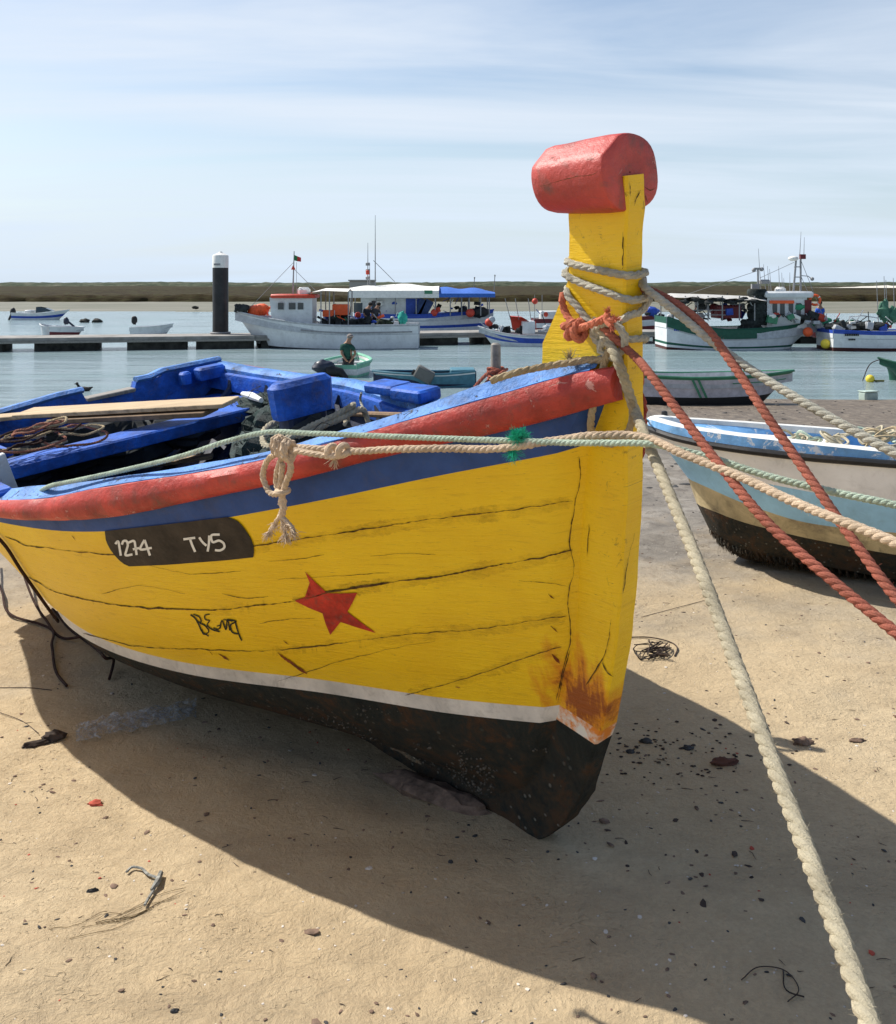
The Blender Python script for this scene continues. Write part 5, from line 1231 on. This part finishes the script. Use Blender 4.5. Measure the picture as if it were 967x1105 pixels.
# --- maroon and white boat behind
Y7=58.;m7=Y7/F
r7,L7=craft('fishing_boat',716,575,Y7,'maroon and white fishing boat mostly hidden behind the yellow bow post')
X7=lambda x:(x-575)*m7;Z7=lambda y:H-(y-YH)*m7-WZ
mkhull(r7,L7,2.2,Z7(344),Z7(340),Z7(344),[(.16,M['maroon']),(.36,M['bwhite']),(.6,M['maroon']),(1.,M['antifoul'])],rake=.4,trans=.9,deckmat=M['bwhite'],decklow=.3,matcap=M['maroon'])
bx(r7,'wheelhouse',M['bwhite'],(X7(592),0,Z7(344)),(1.0,1.2,.9),.04)
for xx,yy in ((567,325),(588,339)): mb=MB();mb.ball((X7(xx)+.5*(xx<575),-.5,Z7(yy)),.17,10);mb.build('buoy_float',M['bred'],r7)
for xx in (577,585,692,700): rod(r7,'pole',M['metal'],(X7(xx),0,Z7(344)),(X7(xx),0,Z7(318)),.02)
mb=MB();mb.ball((X7(702),-.3,Z7(336)),.3,10,sq=(1.3,.8,.9),jit=.4);mb.build('deck_gear',M['bblue'],r7)
# --- green and white trawler
Y8=47.3;m8=Y8/F
r8,L8=craft('trawler',893,713,Y8,'green and white trawler with long grey awning and two instrument masts')
X8=lambda x:(x-713)*m8;Z8=lambda y:H-(y-YH)*m8-WZ
hb8,sh8,P8=mkhull(r8,L8,3.0,Z8(354),Z8(344),Z8(341),[(.16,M['bgreen']),(.60,M['bwhite']),(.66,M['bgreen']),(.72,M['bwhite']),(1.,M['antifoul'])],rake=2.0,trans=.92,depth=.4,matcap=M['bgreen'],decklow=.5)
mb=MB();n=20
for sd in (-1,1):
    mb=MB();mb.loft([[Vector((L8*t,sd*(hb8(t)+.015)*.998,sh8(t)+.02-z_)) for t in [i/n*.52 for i in range(n+1)]] for z_ in (0,.22,.46+.0)]);mb.build('bulwark',M['bgreen'],r8)
mb=MB();rows=[]
for i in range(17):
    x_=lerp(714,818,i/16);sg=.04*math.sin(i*1.9);zt_=interp(x_,[714,724,760,818],[Z8(320),Z8(316.5),Z8(317.5),Z8(320)])
    rows.append([Vector((X8(x_),-1.35,zt_-.16+sg)),Vector((X8(x_),-.7,zt_)),Vector((X8(x_),.7,zt_)),Vector((X8(x_),1.35,zt_-.16+sg))])
mb.loft(rows);mb.build('awning',simple('grey_canvas',(.50,.49,.46),.85,var=.08),r8)
mb=MB()
for i in range(22):
    x_=lerp(722,812,i/21);mb.ball((X8(x_),-1.0+.4*math.sin(i*2.2),Z8(324+1.5*math.sin(i))),.16,7,sq=(1.3,1,.6),jit=.6)
mb.build('hung_nets',M['darkgear'],r8)
for xx in (719,733,746,757,772,790,806):
    for sd in (-1,1): rod(r8,'awning_post',M['metal'],(X8(xx),sd*1.2,Z8(345)),(X8(xx),sd*1.2,Z8(319)),.03)
for zz2 in (334,339): rod(r8,'handrail',M['metal'],(X8(735),-1.25,Z8(zz2)),(X8(775),-1.25,Z8(zz2)),.018)
bx(r8,'winch_housing',M['maroon'],(X8(782),-.2,Z8(336)),(1.1,1.3,.6),.06);mb=MB();mb.ball((X8(771),0,Z8(333)),.25,8,jit=.4);mb.ball((X8(790),-.4,Z8(337)),.28,8,jit=.4);mb.build('net_drum',M['maroon'],r8)
mb=MB();
for i in range(5): mb.lathe((X8(812),-.7,Z8(350)+.33*i),[(.42,0),(.45,.1),(.45,.22),(.40,.32)],14)
mb.build('pot_stack',M['pot'],r8)
mb=MB();mb.ball((X8(803),-.9,Z8(352)),.5,10,sq=(1.1,.7,.8),jit=.5);mb.build('dark_net',M['pot'],r8)
cab=bx(r8,'wheelhouse',M['bwhite'],(X8(842),0,Z8(336)),((865-823)*m8,1.9,(354-319)*m8),.0)
for xx in (829,837,846,854):
    bx(cab,'window',M['glass'],(X8(xx),-.96,Z8(333)),(.20,.06,.55))
bx(cab,'window',M['glass'],(X8(865),0,Z8(331)),(.06,1.3,.4));bx(r8,'wheelhouse_roof',M['bwhite'],(X8(843),0,Z8(317.5)),((872-819)*m8,2.2,.28),.08);bx(r8,'orange_board',M['orange'],(X8(836),-1.02,Z8(325.5)),(1.1,.06,.14))
bx(r8,'life_raft_canister',M['canvas'],(X8(842),0,Z8(313)),(.45,.45,.3),.1)
bx(r8,'wheelhouse_door',M['maroon'],(X8(864),-.98,Z8(335)),(.3,.05,1.0))
rod(r8,'mast',M['metal'],(X8(818),0,Z8(320)),(X8(818),0,Z8(290)),.05,.04)
mb=MB();mb.box((X8(818),0,Z8(290)),(.35,.12,.1));mb.ball((X8(813.5),0,Z8(291.5)),.1,8);mb.ball((X8(822),0,Z8(290.5)),.1,8);mb.box((X8(815),0,Z8(309)),(.35,.2,.22));mb.box((X8(825),0,Z8(304)),(.42,.4,.2),bev=.05);mb.build('mast_fitting',M['metal'],r8)
bx(r8,'red_horn',M['bred'],(X8(818),-.2,Z8(319)),(.5,.3,.4),.1)
for xx,yb,yt in ((823,320,268),(828,315,285),(832,320,287),(834,318,290),(843,318,287),(846,316,294),(854,318,294),(848,318,300)): rod(r8,'antenna',M['metal'],(X8(xx),.2,Z8(yb)),(X8(xx-1.5+.1*(xx-840)),.2,Z8(yt)),.02,.008)
for a_,b_2 in (((856,318),(859,281)),((864,318),(864,276))): rod(r8,'mast',M['metal'],(X8(a_[0]),0,Z8(a_[1])),(X8(b_2[0]),0,Z8(b_2[1])),.05,.045)
mb=MB()
for y_ in (288,299,307): mb.tube([(X8(857),0,Z8(y_)),(X8(864.5),0,Z8(y_))],.025,5)
mb.build('mast_rung',M['metal'],r8)
mb=MB();mb.ball((X8(856),0,Z8(279)),.2,10,sq=(1.2,1,.6));mb.build('radar_dome',M['canvas'],r8)
bx(r8,'radar_box',M['maroon'],(X8(866),0,Z8(277)),(.25,.2,.22))
rod(r8,'antenna',M['metal'],(X8(863),0,Z8(276)),(X8(864.5),0,Z8(250)),.018,.008);rod(r8,'antenna',M['metal'],(X8(867.5),0,Z8(276)),(X8(868),0,Z8(256)),.015,.008)
mb=MB();mb.tube([(X8(865),0,Z8(297.5)),(X8(872),0,Z8(298)),(X8(876),0,Z8(301))],.02,5);mb.ball((X8(876.5),0,Z8(301)),.09,8);mb.build('deck_lamp',M['metal'],r8)
ringbuoy(r8,(X8(872),-.9,Z8(323.5)),.22,(.2,1,0))
mb=MB();mb.ball((X8(862),-1.2,Z8(357)),.22,12);mb.build('buoy_float',M['orange'],r8)
mb=MB();mb.ball((X8(855),-.8,Z8(331)),.25,9,sq=(1.3,1,.8),jit=.4);mb.ball((X8(883),-.2,Z8(346)),.3,9,sq=(1.9,.7,.6),jit=.5);mb.ball((X8(873),-.4,Z8(349)),.25,9,sq=(1.9,.7,.6),jit=.5);mb.build('green_net',simple('bright_green_net',(.03,.28,.14)),r8)
mb=MB();
for i,(x_,y_) in enumerate(((868,346),(871,344),(878,350),(857,343),(854,349))): mb.ball((X8(x_),-.6,Z8(y_)),.17,8,jit=.4)
mb.build('deck_gear',M['bgrey'],r8)
mb=MB()
for k in range(6): mb.box((X8(721+1.9*k),-(P8((721+1.9*k-713)*m8/L8,.3)[1]+.03),Z8(354.5)),(.06,.02,.09))
mb.build('name_lettering',M['bblue'],r8)
Yp=49.5
def q6(x,y,dy=0): p=at(x,y,Yp);return Vector((p.x,Yp+dy,p.z))
j=dict(pelvis=q6(885,345),waist=q6(885,341),chest=q6(885,334),neck=q6(885,330),head=q6(885,328),crown=q6(885,325.5),shL=q6(881.5,334),elL=q6(880,339),haL=q6(881,344,-.1),fiL=q6(882,346,-.1),shR=q6(888.5,334),elR=q6(889,339),haR=q6(888,344,-.1),fiR=q6(888,346,-.1),hipL=q6(883,346),knL=q6(883,352),anL=q6(883,358),toL=q6(882,359,-.2),hipR=q6(887,346),knR=q6(887,352),anR=q6(887,358),toR=q6(888,359,-.2),face=(0,-1,0))
person('person',q6(885,359),j,'person in a bright blue jacket standing by the bow of the green and white trawler','person',(M['bshirt'],M['trouser'],M['hair']),cap=False)
mb=MB();c=at(889,357,49.4);mb.ball(c,.55,12,sq=(1.2,.7,.7),jit=.25);tag(mb.build('fender_bag',M['maroon'],loc=c),'dark red inflated fender between the trawler bow and the next boat','fender')
# --- white boat far right
Y9=46.;m9=Y9/F
r9,L9=craft('fishing_boat',1040,890,Y9,'white fishing boat with a blue rail cut off by the right edge')
X9=lambda x:(x-890)*m9;Z9=lambda y:H-(y-YH)*m9-WZ
mkhull(r9,L9,2.4,Z9(357),Z9(356),Z9(355),[(.12,M['bblue']),(.6,M['bwhite']),(1.,M['antifoul'])],rake=1.,trans=.9,depth=.35,matcap=M['bblue'],deckmat=M['bgrey'],decklow=.35)
mb=MB();
for k in range(8):
    for r__ in (0,1):
        if r__ and (k<2 or k>5): continue
        mb.box((X9(902+1.9*k),-1.13,Z9(360+5*r__)),(.055,.03,.1 if not r__ else .07))
mb.build('name_lettering',M['black'],r9)
mb=MB();
for i in range(14): mb.ball((X9(896+i*4),-.3,Z9(352-1.2*math.sin(i*1.7))),.25,8,sq=(1.5,1,.6),jit=.5)
mb.build('deck_gear',M['darkgear'],r9);bx(r9,'console',M['bblue'],(X9(948),-.3,Z9(353)),(.35,.5,.3),.03)
mb=MB();mb.tube([(X9(914),0,Z9(354)),(X9(917),0,Z9(342)),(X9(930),0,Z9(340.5)),(X9(947),0,Z9(343)),(X9(949),0,Z9(354))],.03,6);mb.build('hoop_frame',M['canvas'],r9)
for xx,yt in ((948,303),(956,298),(958,302),(966,300)): rod(r9,'antenna',M['metal'],(X9(xx+2),.2,Z9(350)),(X9(xx),.2,Z9(yt)),.022,.012)
mb=MB();mb.ball((X9(956),.2,Z9(336)),.3,9,sq=(.9,.6,1.6),jit=.6);mb.ball((X9(966),.2,Z9(340)),.3,9,sq=(.9,.6,1.4),jit=.6);mb.build('green_net',simple('faded_green_net',(.05,.16,.10)),r9)
mb=MB();mb.ball(at(891,371,45.5),.22,12);tag(mb.build('buoy',M['yellowball'],loc=at(891,371,45.5)),'pale yellow round buoy at the stern of the white boat far right','buoy')
def clutter(par,fx,x0,x1,z0,ys_,n,seed,cols,nm='deck_gear',h=.35):
    rg=random.Random(seed)
    for ci,cm in enumerate(cols):
        mb=MB()
        for _ in range(n if ci<2 else max(2,n//4)):
            c=(fx(rg.uniform(x0,x1)),rg.uniform(*ys_),z0+rg.uniform(0,h));k=rg.random()
            if k<.4: mb.box(c,(rg.uniform(.1,.45),rg.uniform(.1,.3),rg.uniform(.08,.35)),Matrix.Rotation(rg.uniform(-.5,.5),3,'Y'),bev=.01)
            elif k<.7: mb.ball(c,rg.uniform(.07,.2),6,sq=(1.2,1,.8),jit=.5)
            else: mb.tube([Vector(c),Vector(c)+Vector((rg.uniform(-.5,.5),0,rg.uniform(.1,.7)))],.022,5)
        mb.build(nm,cm,par)
def rigging(par,pts,r=.012):
    for a,b in pts: rod(par,'rigging_line',M['metal'],a,b,r)
clutter(r1,X1,346,440,Z1(350),(-1.0,.6),16,1,[M['darkgear'],M['bgrey'],M['orange'],M['bblue'],M['green_trim']])
rigging(r1,[((X1(317),0,Z1(283)),(X1(262),0,Z1(340))),((X1(317),0,Z1(290)),(X1(345),0,Z1(318)))])
mb=MB()
for k in range(9): mb.tube([(X1(262+4*k),-1.02*min(1,.35+.09*k),sh((452-262-4*k)*mp_/L1)),(X1(262+4*k),-1.0*min(1,.35+.09*k),sh((452-262-4*k)*mp_/L1)+.32)],.014,4)
mb.build('handrail',M['metal'],r1)
clutter(r5,X5,395,525,Z5(338),(-1.3,.8),14,2,[M['darkgear'],M['bblue'],M['bgrey'],M['bred'],M['canvas']],h=.7)
clutter(r6,X6,525,600,Z6(358),(-.5,.4),8,3,[M['darkgear'],M['bgrey'],M['bred']],h=.25)
clutter(r7,X7,580,712,Z7(344),(-.8,.5),10,4,[M['darkgear'],M['bblue'],M['bgrey'],M['bred']],h=.5)
clutter(r8,X8,722,818,Z8(346),(-1.1,.8),16,5,[M['darkgear'],M['bgrey'],M['maroon'],M['bblue'],M['orange']],h=.8)
clutter(r8,X8,822,884,Z8(347),(-1.3,-.9),12,6,[M['darkgear'],M['bgrey'],M['bred'],M['canvas'],M['green_trim']],h=.35)
rigging(r8,[((X8(864),0,Z8(280)),(X8(889),0,Z8(343))),((X8(857),0,Z8(283)),(X8(820),0,Z8(300))),((X8(864),0,Z8(297)),(X8(873),0,Z8(318))),((X8(818),0,Z8(292)),(X8(740),0,Z8(318)))])
clutter(r9,X9,895,965,Z9(356),(-.8,.5),14,7,[M['darkgear'],M['bgrey'],M['bred'],M['green_trim'],M['canvas']],h=.4)
# --- striped skiff ashore
r10=thing('skiff',(at(700,0,23.4).x,23.6,WZ+.02),'pale lilac skiff with double green stripes and black bottom, ashore at the water edge','skiff',local=True,rotz=.03)
L10=at(857,0,23.4).x-at(700,0,23.4).x+.5
r10.location.x-=.4
m10=23.4/F;Z10=lambda y:H-(y-YH)*m10-WZ
mkhull(r10,L10,1.35,Z10(407),Z10(402),Z10(404),[(.07,M['green_trim']),(.50,M['lilac']),(.56,M['lilac']),(1.,M['black'])],trans=.8,rake=.9,depth=.02,matcap=M['green_trim'],deckmat=M['bgrey'],caprad=.03,decklow=.25,flare=.3)
mb=MB()
for dx in (0,.13): mb.loft([[Vector((1.25+dx+.20*k,-(.675*(1-.06*k)+.012+.0*k),Z10(407)-.03-.42*k)) for k in (0,.33,.66,1.)],[Vector((1.31+dx+.20*k,-(.675*(1-.06*k)+.012),Z10(407)-.03-.42*k)) for k in (0,.33,.66,1.)]])
mb.build('green_stripe',M['green_trim'],r10)
mb=MB();mb.tube([(2.2,-.68,Z10(413)),(3.0,-.60,Z10(411.5)),(3.5,-.42,Z10(409))],.012,5);mb.build('side_line',M['green_trim'],r10)
# white shape of a small tender beside it
# --- dark green dinghy at right edge, buoys
r11,L11=craft('dinghy',948,1010,31.,'dark green dinghy poking in at the right edge behind the yellow buoy','dinghy')
mkhull(r11,L11,1.2,.48,.70,.5,[(.7,M['bgreen']),(1.,M['dantifoul'])],rake=.7,matcap=M['bgreen'],deckmat=M['bgreen'],decklow=.2)
mb=MB();mb.rope([(L11-.1,0,.66),(L11+.2,0,.55),(L11+.45,-.1,-.02)],.015);mb.build('painter',M['rope_dark'],r11)
mb=MB();c=at(939,409,30.6);mb.ball(c+Vector((0,0,.0)),.13,14);tag(mb.build('buoy',M['yellowball'],loc=c),'yellow round buoy floating left of the dark green dinghy','buoy')
mb=MB();a=at(944,411,30.5);b_3=at(954,411,30.5);mb.tube([a,(a+b_3)/2,b_3],.035,6);tag(mb.build('float_bar',simple('olive_float',(.12,.12,.03)),loc=a),'olive stick float between the yellow buoy and the dark dinghy','float')
c=at(937,438,25.6);c.z=gz(c.x,25.6)+.10
mb=MB();mb.box(c,(.40,.28,.20),Matrix.Rotation(.3,3,'Z'),bev=.03);mb.box(c+Vector((.0,0,.115)),(.42,.30,.03),Matrix.Rotation(.3,3,'Z'),bev=.01);tag(mb.build('cool_box',simple('pale_green_plastic',(.42,.52,.46)),loc=c),'pale green plastic box lying on the shore at the right','box')
# floating bird
c=at(91,420,28.);c.z=WZ+.03
mb=MB();mb.ball(c+Vector((0,0,.02)),.13,10,sq=(1.4,.7,.55));mb.tube([c+Vector((-.12,0,.05)),c+Vector((-.17,0,.12)),c+Vector((-.19,0,.16))],[.05,.035,.03],8);mb.ball(c+Vector((-.2,0,.17)),.042,8);mb.tube([c+Vector((-.23,0,.17)),c+Vector((-.29,0,.165))],[.015,.005],6);mb.tube([c+Vector((.14,0,.04)),c+Vector((.24,0,.08))],[.05,.01],6)
tag(mb.build('bird',simple('dark_feathers',(.03,.028,.025),.8),loc=c),'small dark water bird swimming beyond the stern of the yellow boat','bird')
# channel markers on the marsh
for x_,y0,y1,Yy in ((511,312,299,150.),(533,314,296.5,150.)):
    mb=MB();mb.tube([at(x_,y0+4,Yy),at(x_+1,y1+3,Yy),at(x_+1.2,y1,Yy)],[.07,.06,.12],6);tag(mb.build('channel_marker',M['metal'],loc=at(x_,y0+4,Yy)),'thin leaning pole, %s of two standing at the edge of the marsh'%('left' if x_<520 else 'right'),'pole','poles at the marsh edge')
mb=MB();c=at(391,307,420.);mb.box(c,(10,6,3.2));mb.box(c+Vector((0,0,1.7)),(11,7,.5));tag(mb.build('shed',simple('pale_wall',(.55,.52,.45)),loc=c,smooth=False),'low pale building on the marsh behind the masts','building')
for x_,y_ in ((105,343),(92,343),(211,334)):
    c=at(x_,y_,80. if x_<200 else 118.);c.z=WZ+.1 if x_<200 else -.95;mb=MB();mb.ball(c,.32,8,sq=(1.2,1,.6),jit=.5);tag(mb.build('rock',M['float'],loc=c),{105:'small dark buoy like lump right of the motor boat',92:'low dark lump nearest the bow of the motor boat',211:'dark lump on the far mudflat left of the black pile'}[x_],'rock')
# ------------------------------------------------------------------ things on the sand
def blob(name,x,y,size,mat,label,cat,seed=0,h=.0,rot=0,grp=None,jag=.5):
    c=gp(x,y,h+size[2]*.3);b=MB();b.ball((0,0,0),1,10)
    m=Matrix.Rotation(rot,3,'Z');vs=[]
    for v in b.v:
        d=v.normalized();k=1+jag*noise.noise(d*1.9+Vector((seed,x*.1,y*.1)))+.25*noise.noise(d*5+Vector((seed,1,0)))
        vs.append(c+m@Vector((d.x*size[0]*k,d.y*size[1]*k,d.z*size[2]*k)))
    mb=MB();mb.add(vs,b.f);return tag(mb.build(name,mat,loc=c),label,cat,grp)
BR=simple('dark_bark',(.06,.04,.03),.9,var=.4,scale=30,bump=.6);TC=simple('terracotta_shard',(.42,.07,.04),.8);SH=simple('pale_shell',(.62,.56,.48),.6,var=.1,scale=40);ST=simple('dark_stone',(.05,.05,.05),.8,var=.3,scale=40);TP=simple('brown_stone',(.20,.13,.09),.85,var=.3,scale=30)
blob('terracotta_shard',103,867,(.022,.016,.008),TC,'small terracotta red shard on the sand at the lower left','shard',1)
blob('bark_piece',781,823,(.045,.022,.014),simple('reddish_bark',(.11,.045,.03),.9),'reddish brown piece of bark in the shade right of the bow','bark',2)
blob('driftwood',470,858,(.055,.20,.03),TP,'flat brown slab of wood lying in the shade under the bow','driftwood',3,rot=.9)
blob('driftwood',40,806,(.05,.018,.012),BR,'dark dry seaweed clump at the left on the sunlit sand','seaweed',4,rot=.5);blob('driftwood',58,800,(.04,.03,.02),BR,'brown curled clump at the edge of the shadow on the left','seaweed',5)
blob('stone',826,603,(.06,.04,.035),ST,'dark stone beneath the bow of the rowing boat','stone',6)
blob('stone',697,803,(.022,.012,.01),ST,'largest black fragment in the shade just right of the stem foot','stone',7);blob('stone',680,812,(.014,.010,.008),ST,'small black fragment left of the largest one in the shade','stone',8);blob('stone',742,808,(.02,.012,.008),ST,'flat black fragment between the stem foot and the reddish bark','stone',9)
blob('stone',866,800,(.035,.02,.015),TP,'brown stone on the shadow edge right of the thick rope','stone',10);blob('stone',925,798,(.03,.012,.008),TP,'brown shard on sunlit sand at the right','stone',11)
blob('shell',398,936,(.010,.008,.004),SH,'single white shell on the sand below the shadow edge','shell',12)
blob('pebble',100,963,(.015,.006,.006),ST,'slim dark pebble on the sand left of the grey weed','pebble',13,rot=.4);blob('pebble',188,1090,(.009,.006,.005),ST,'dark pebble near the bottom edge at the lower left','pebble',14)
# shells, grit and twigs scattered over the beach: countless
def scatter(name,n,xr,yr,smin,smax,mat,label,cat,flat=.4,seed=1,elong=1.5):
    rg=random.Random(seed);mb=MB();clus=[]
    for _ in range(n):
        if _%9==0 or not clus: clus.append((yr[0]+(yr[1]-yr[0])*rg.random()**1.3,rg.uniform(*xr)*(1 if rg.random()<.6 else .5)))
        if rg.random()<.62:
            cy_,cx_=clus[-1];sp_=.05+.05*cy_;Y=max(yr[0],cy_+rg.gauss(0,sp_*.6));x=cx_*(cy_/4+.35)+rg.gauss(0,sp_*1.3)
        else: Y=yr[0]+(yr[1]-yr[0])*rg.random()**1.3;x=rg.uniform(*xr)*(Y/4+.35)
        s=rg.uniform(smin,smax)*(1 if rg.random()<.9 else 1.9);nn=6
        c=Vector((x,Y,gz(x,Y)+s*flat*.2));ph=rg.uniform(0,3);e=rg.uniform(1,elong);vs=[]
        ring=[(math.cos(a)*(e)*rg.uniform(.6,1.15),math.sin(a)*rg.uniform(.6,1.15)) for a in [k*2*math.pi/nn for k in range(nn)]]
        cs,sn=math.cos(ph),math.sin(ph);tx,ty=rg.uniform(-.25,.25),rg.uniform(-.25,.25)
        for kz,kr in ((-.4,1),(.25,1),(.6,.55)):
            for a,b in ring: 
                X_,Y_=(a*cs-b*sn)*s*kr,(a*sn+b*cs)*s*kr;vs.append(c+Vector((X_,Y_,kz*s*flat+X_*tx+Y_*ty)))
        fs=[[r*nn+k,r*nn+(k+1)%nn,(r+1)*nn+(k+1)%nn,(r+1)*nn+k] for r in (0,1) for k in range(nn)]+[[2*nn+k for k in range(nn)]]
        mb.add(vs,fs)
    return tag(mb.build(name,mat,loc=(0,0,0)),label,cat,kind='stuff')
XR=(-1.9,1.9)
scatter('shell_grit',950,XR,(1.9,9),.0018,.0042,SH,'tiny pale shell fragments scattered all over the sand','shells',.35,1)
scatter('dark_grit',800,XR,(1.9,9),.0018,.0052,ST,'tiny black fragments scattered over the sand','grit',.6,2,2.2)
scatter('brown_grit',650,XR,(1.9,9),.002,.006,TP,'small brown stone and bark chips scattered over the sand','grit',.5,3,2.2)
scatter('bark_chips',60,(.0,1.9),(2.6,8),.004,.009,BR,'thin dark bark and weed chips lying in drifts on the right side of the sand','bark',.25,14,2.6)
scatter('stone_chips',120,(-1.9,1.9),(2.4,8),.004,.009,TP,'brown stone chips lying on the sand','stones',.45,15,1.8)
scatter('brick_grit',90,XR,(1.9,8),.002,.005,TC,'tiny red shards scattered over the sand','grit',.5,4)
scatter('shore_stones',900,(-1.9,2.1),(8,26),.01,.035,ST,'dark pebbles and weed lumps over the muddy upper shore','stones',.5,6,2)
# dense patch right of the stem foot
rg=random.Random(21);mb=MB()
for _ in range(150):
    x=rg.gauss(715,55);y=rg.gauss(812,18);c=gp(x,max(760,y),.002);s=rg.uniform(.002,.006);b=MB();b.ball((0,0,0),1,4,sq=(1.5,1,.5));mb.add([c+v*s*rg.uniform(.7,1.3) for v in b.v],b.f)
tag(mb.build('bark_grit',BR,loc=gp(715,812)),'patch of crumbled dark bark in the shade right of the stem foot','grit',kind='stuff')
mb=MB();rg=random.Random(31)
for _ in range(260):
    Y=2.1+5*rg.random()**1.4;x=rg.uniform(-1.9,1.9)*(Y/4+.3);L_=rg.uniform(.01,.04);a=rg.gauss(.3,.8);p=Vector((x,Y,gz(x,Y)+.0015));P=[p]
    for k in range(3): a+=rg.gauss(0,.35);p=p+Vector((math.cos(a),math.sin(a),0))*L_/3;P.append(Vector((p.x,p.y,gz(p.x,p.y)+.0018)))
    mb.tube(P,[.0009,.0011,.0008,.0004],4)
tag(mb.build('twig_litter',BR,loc=(0,0,0)),'fine twigs and dry seagrass blades littering the sand','twigs',kind='stuff')
# grey dried weed and grass strands lower left
mb=MB();Zp=2.4175
P=[gp(x/Zp,800+y/Zp,.008) for x,y in ((330,352),(345,340),(365,342),(390,360),(412,368),(408,385),(398,405),(385,425),(378,438))]
mb.tube(spline(P,.004),.0042,6,flat=.7);mb.tube([gp(420/Zp,800+355/Zp,.01),gp(410/Zp,800+385/Zp,.014),gp(395/Zp,800+402/Zp,.01)],[.007,.009,.004],6)
tag(mb.build('seaweed',simple('grey_dried_weed',(.30,.30,.27),.9,var=.4,scale=60),loc=P[0]),'curled grey dried weed on the sunlit sand at the lower left','seaweed')
mb=MB();rg=random.Random(41)
for _ in range(34):
    x0=rg.uniform(90,330);y0=545-(x0-90)*.42+rg.gauss(0,20);n_=5;Ls=rg.uniform(60,210);P=[gp((x0+Ls*k/n_)/Zp,800+(y0-Ls*k/n_*.34+6*math.sin(k+x0))/Zp,.0025) for k in range(n_+1)]
    if rg.random()<.4: mb.tube(spline(P,.01),.0007,4)
tag(mb.build('grass_strands',simple('dry_grass',(.20,.14,.06),.9),loc=gp(95,990)),'thin wisps of dry seagrass trailing over the sand at the lower left','seaweed')
# wire tangle right of the stem
mb=MB();rg=random.Random(51)
for k in range(9):
    P=[gp(rg.uniform(683,722) if k<6 else rg.uniform(700,730),rg.uniform(696,714),rg.uniform(.004,.03)) for _ in range(6)];mb.tube(spline(P,.01),.0022,5)
P=[gp(680,689,.005),gp(700,689,.006),gp(720,693,.007),gp(731,703,.006),gp(728,710,.005)];mb.tube(spline(P,.01),.003,5)
tag(mb.build('wire_tangle',BR,loc=gp(705,705)),'dark tangled twine on the sand immediately right of the stem','twine')
mb=MB();P=[gp(0,770,.004),gp(20,777,.004),gp(42,797,.005)];mb.tube(spline(P,.02),.0014,4);tag(mb.build('twine',BR,loc=P[0]),'thin straight twine leading to the brown clump at the left edge','twine')
mb=MB();P=[gp(0,740,.003),gp(30,741,.003),gp(56,745,.003)];mb.tube(spline(P,.02),.0018,4);tag(mb.build('twine',BR,loc=P[0]),'pale straight cord on the sand left of the black line','twine')
mb=MB();P=[gp(692,664,.004),gp(760,648,.004)];mb.tube(spline([P[0],(P[0]+P[1])/2,P[1]],.05),.0014,4);tag(mb.build('twine',BR,loc=P[0]),'thin cord on the sand between the two boats','twine')
mb=MB();P=[gp(800,1062,.004),gp(820,1048,.005),gp(845,1050,.004),gp(862,1072,.005),gp(850,1085,.004)];mb.tube(spline(P,.01),.0014,5);P=[gp(845,1050,.004),gp(852,1076,.008),gp(868,1079,.005)];mb.tube(spline(P,.01),.0018,5);tag(mb.build('seaweed',BR,loc=P[0]),'dark branching seaweed in the shade near the foot of the thick rope','seaweed')
# crumpled clear plastic
mb=MB();rows=[];rg=random.Random(61)
for j_ in range(9):
    r=[]
    for i in range(30):
        x=lerp(82,212,i/29);y=lerp(800,772,i/29)+lerp(6,-12,j_/8)+2*noise.noise(Vector((i*.4,j_,0)))
        r.append(gp(x,y,.012+.022*abs(noise.noise(Vector((i*.35,j_*.6,2))))+.010*noise.noise(Vector((i*.9,j_*1.3,5)))))
    rows.append(r)
mb.loft(rows);pt=NT('clear_plastic_film');cn2=pt.coord();pt.set(base=(.75,.77,.80),rough=.10,alpha=pt.ramp(pt.noise(cn2,40,5,.7,1.),[(.42,.12),(.6,.7)]),spec=1.,normal=pt.bump(pt.noise(cn2,45,5,.7,1.5),1.,.03))
tag(mb.build('plastic_bag',pt.m,loc=rows[0][0],auto=False),'crumpled clear plastic film in the shade at the left under the hull','plastic bag')
sc.render.engine='CYCLES'
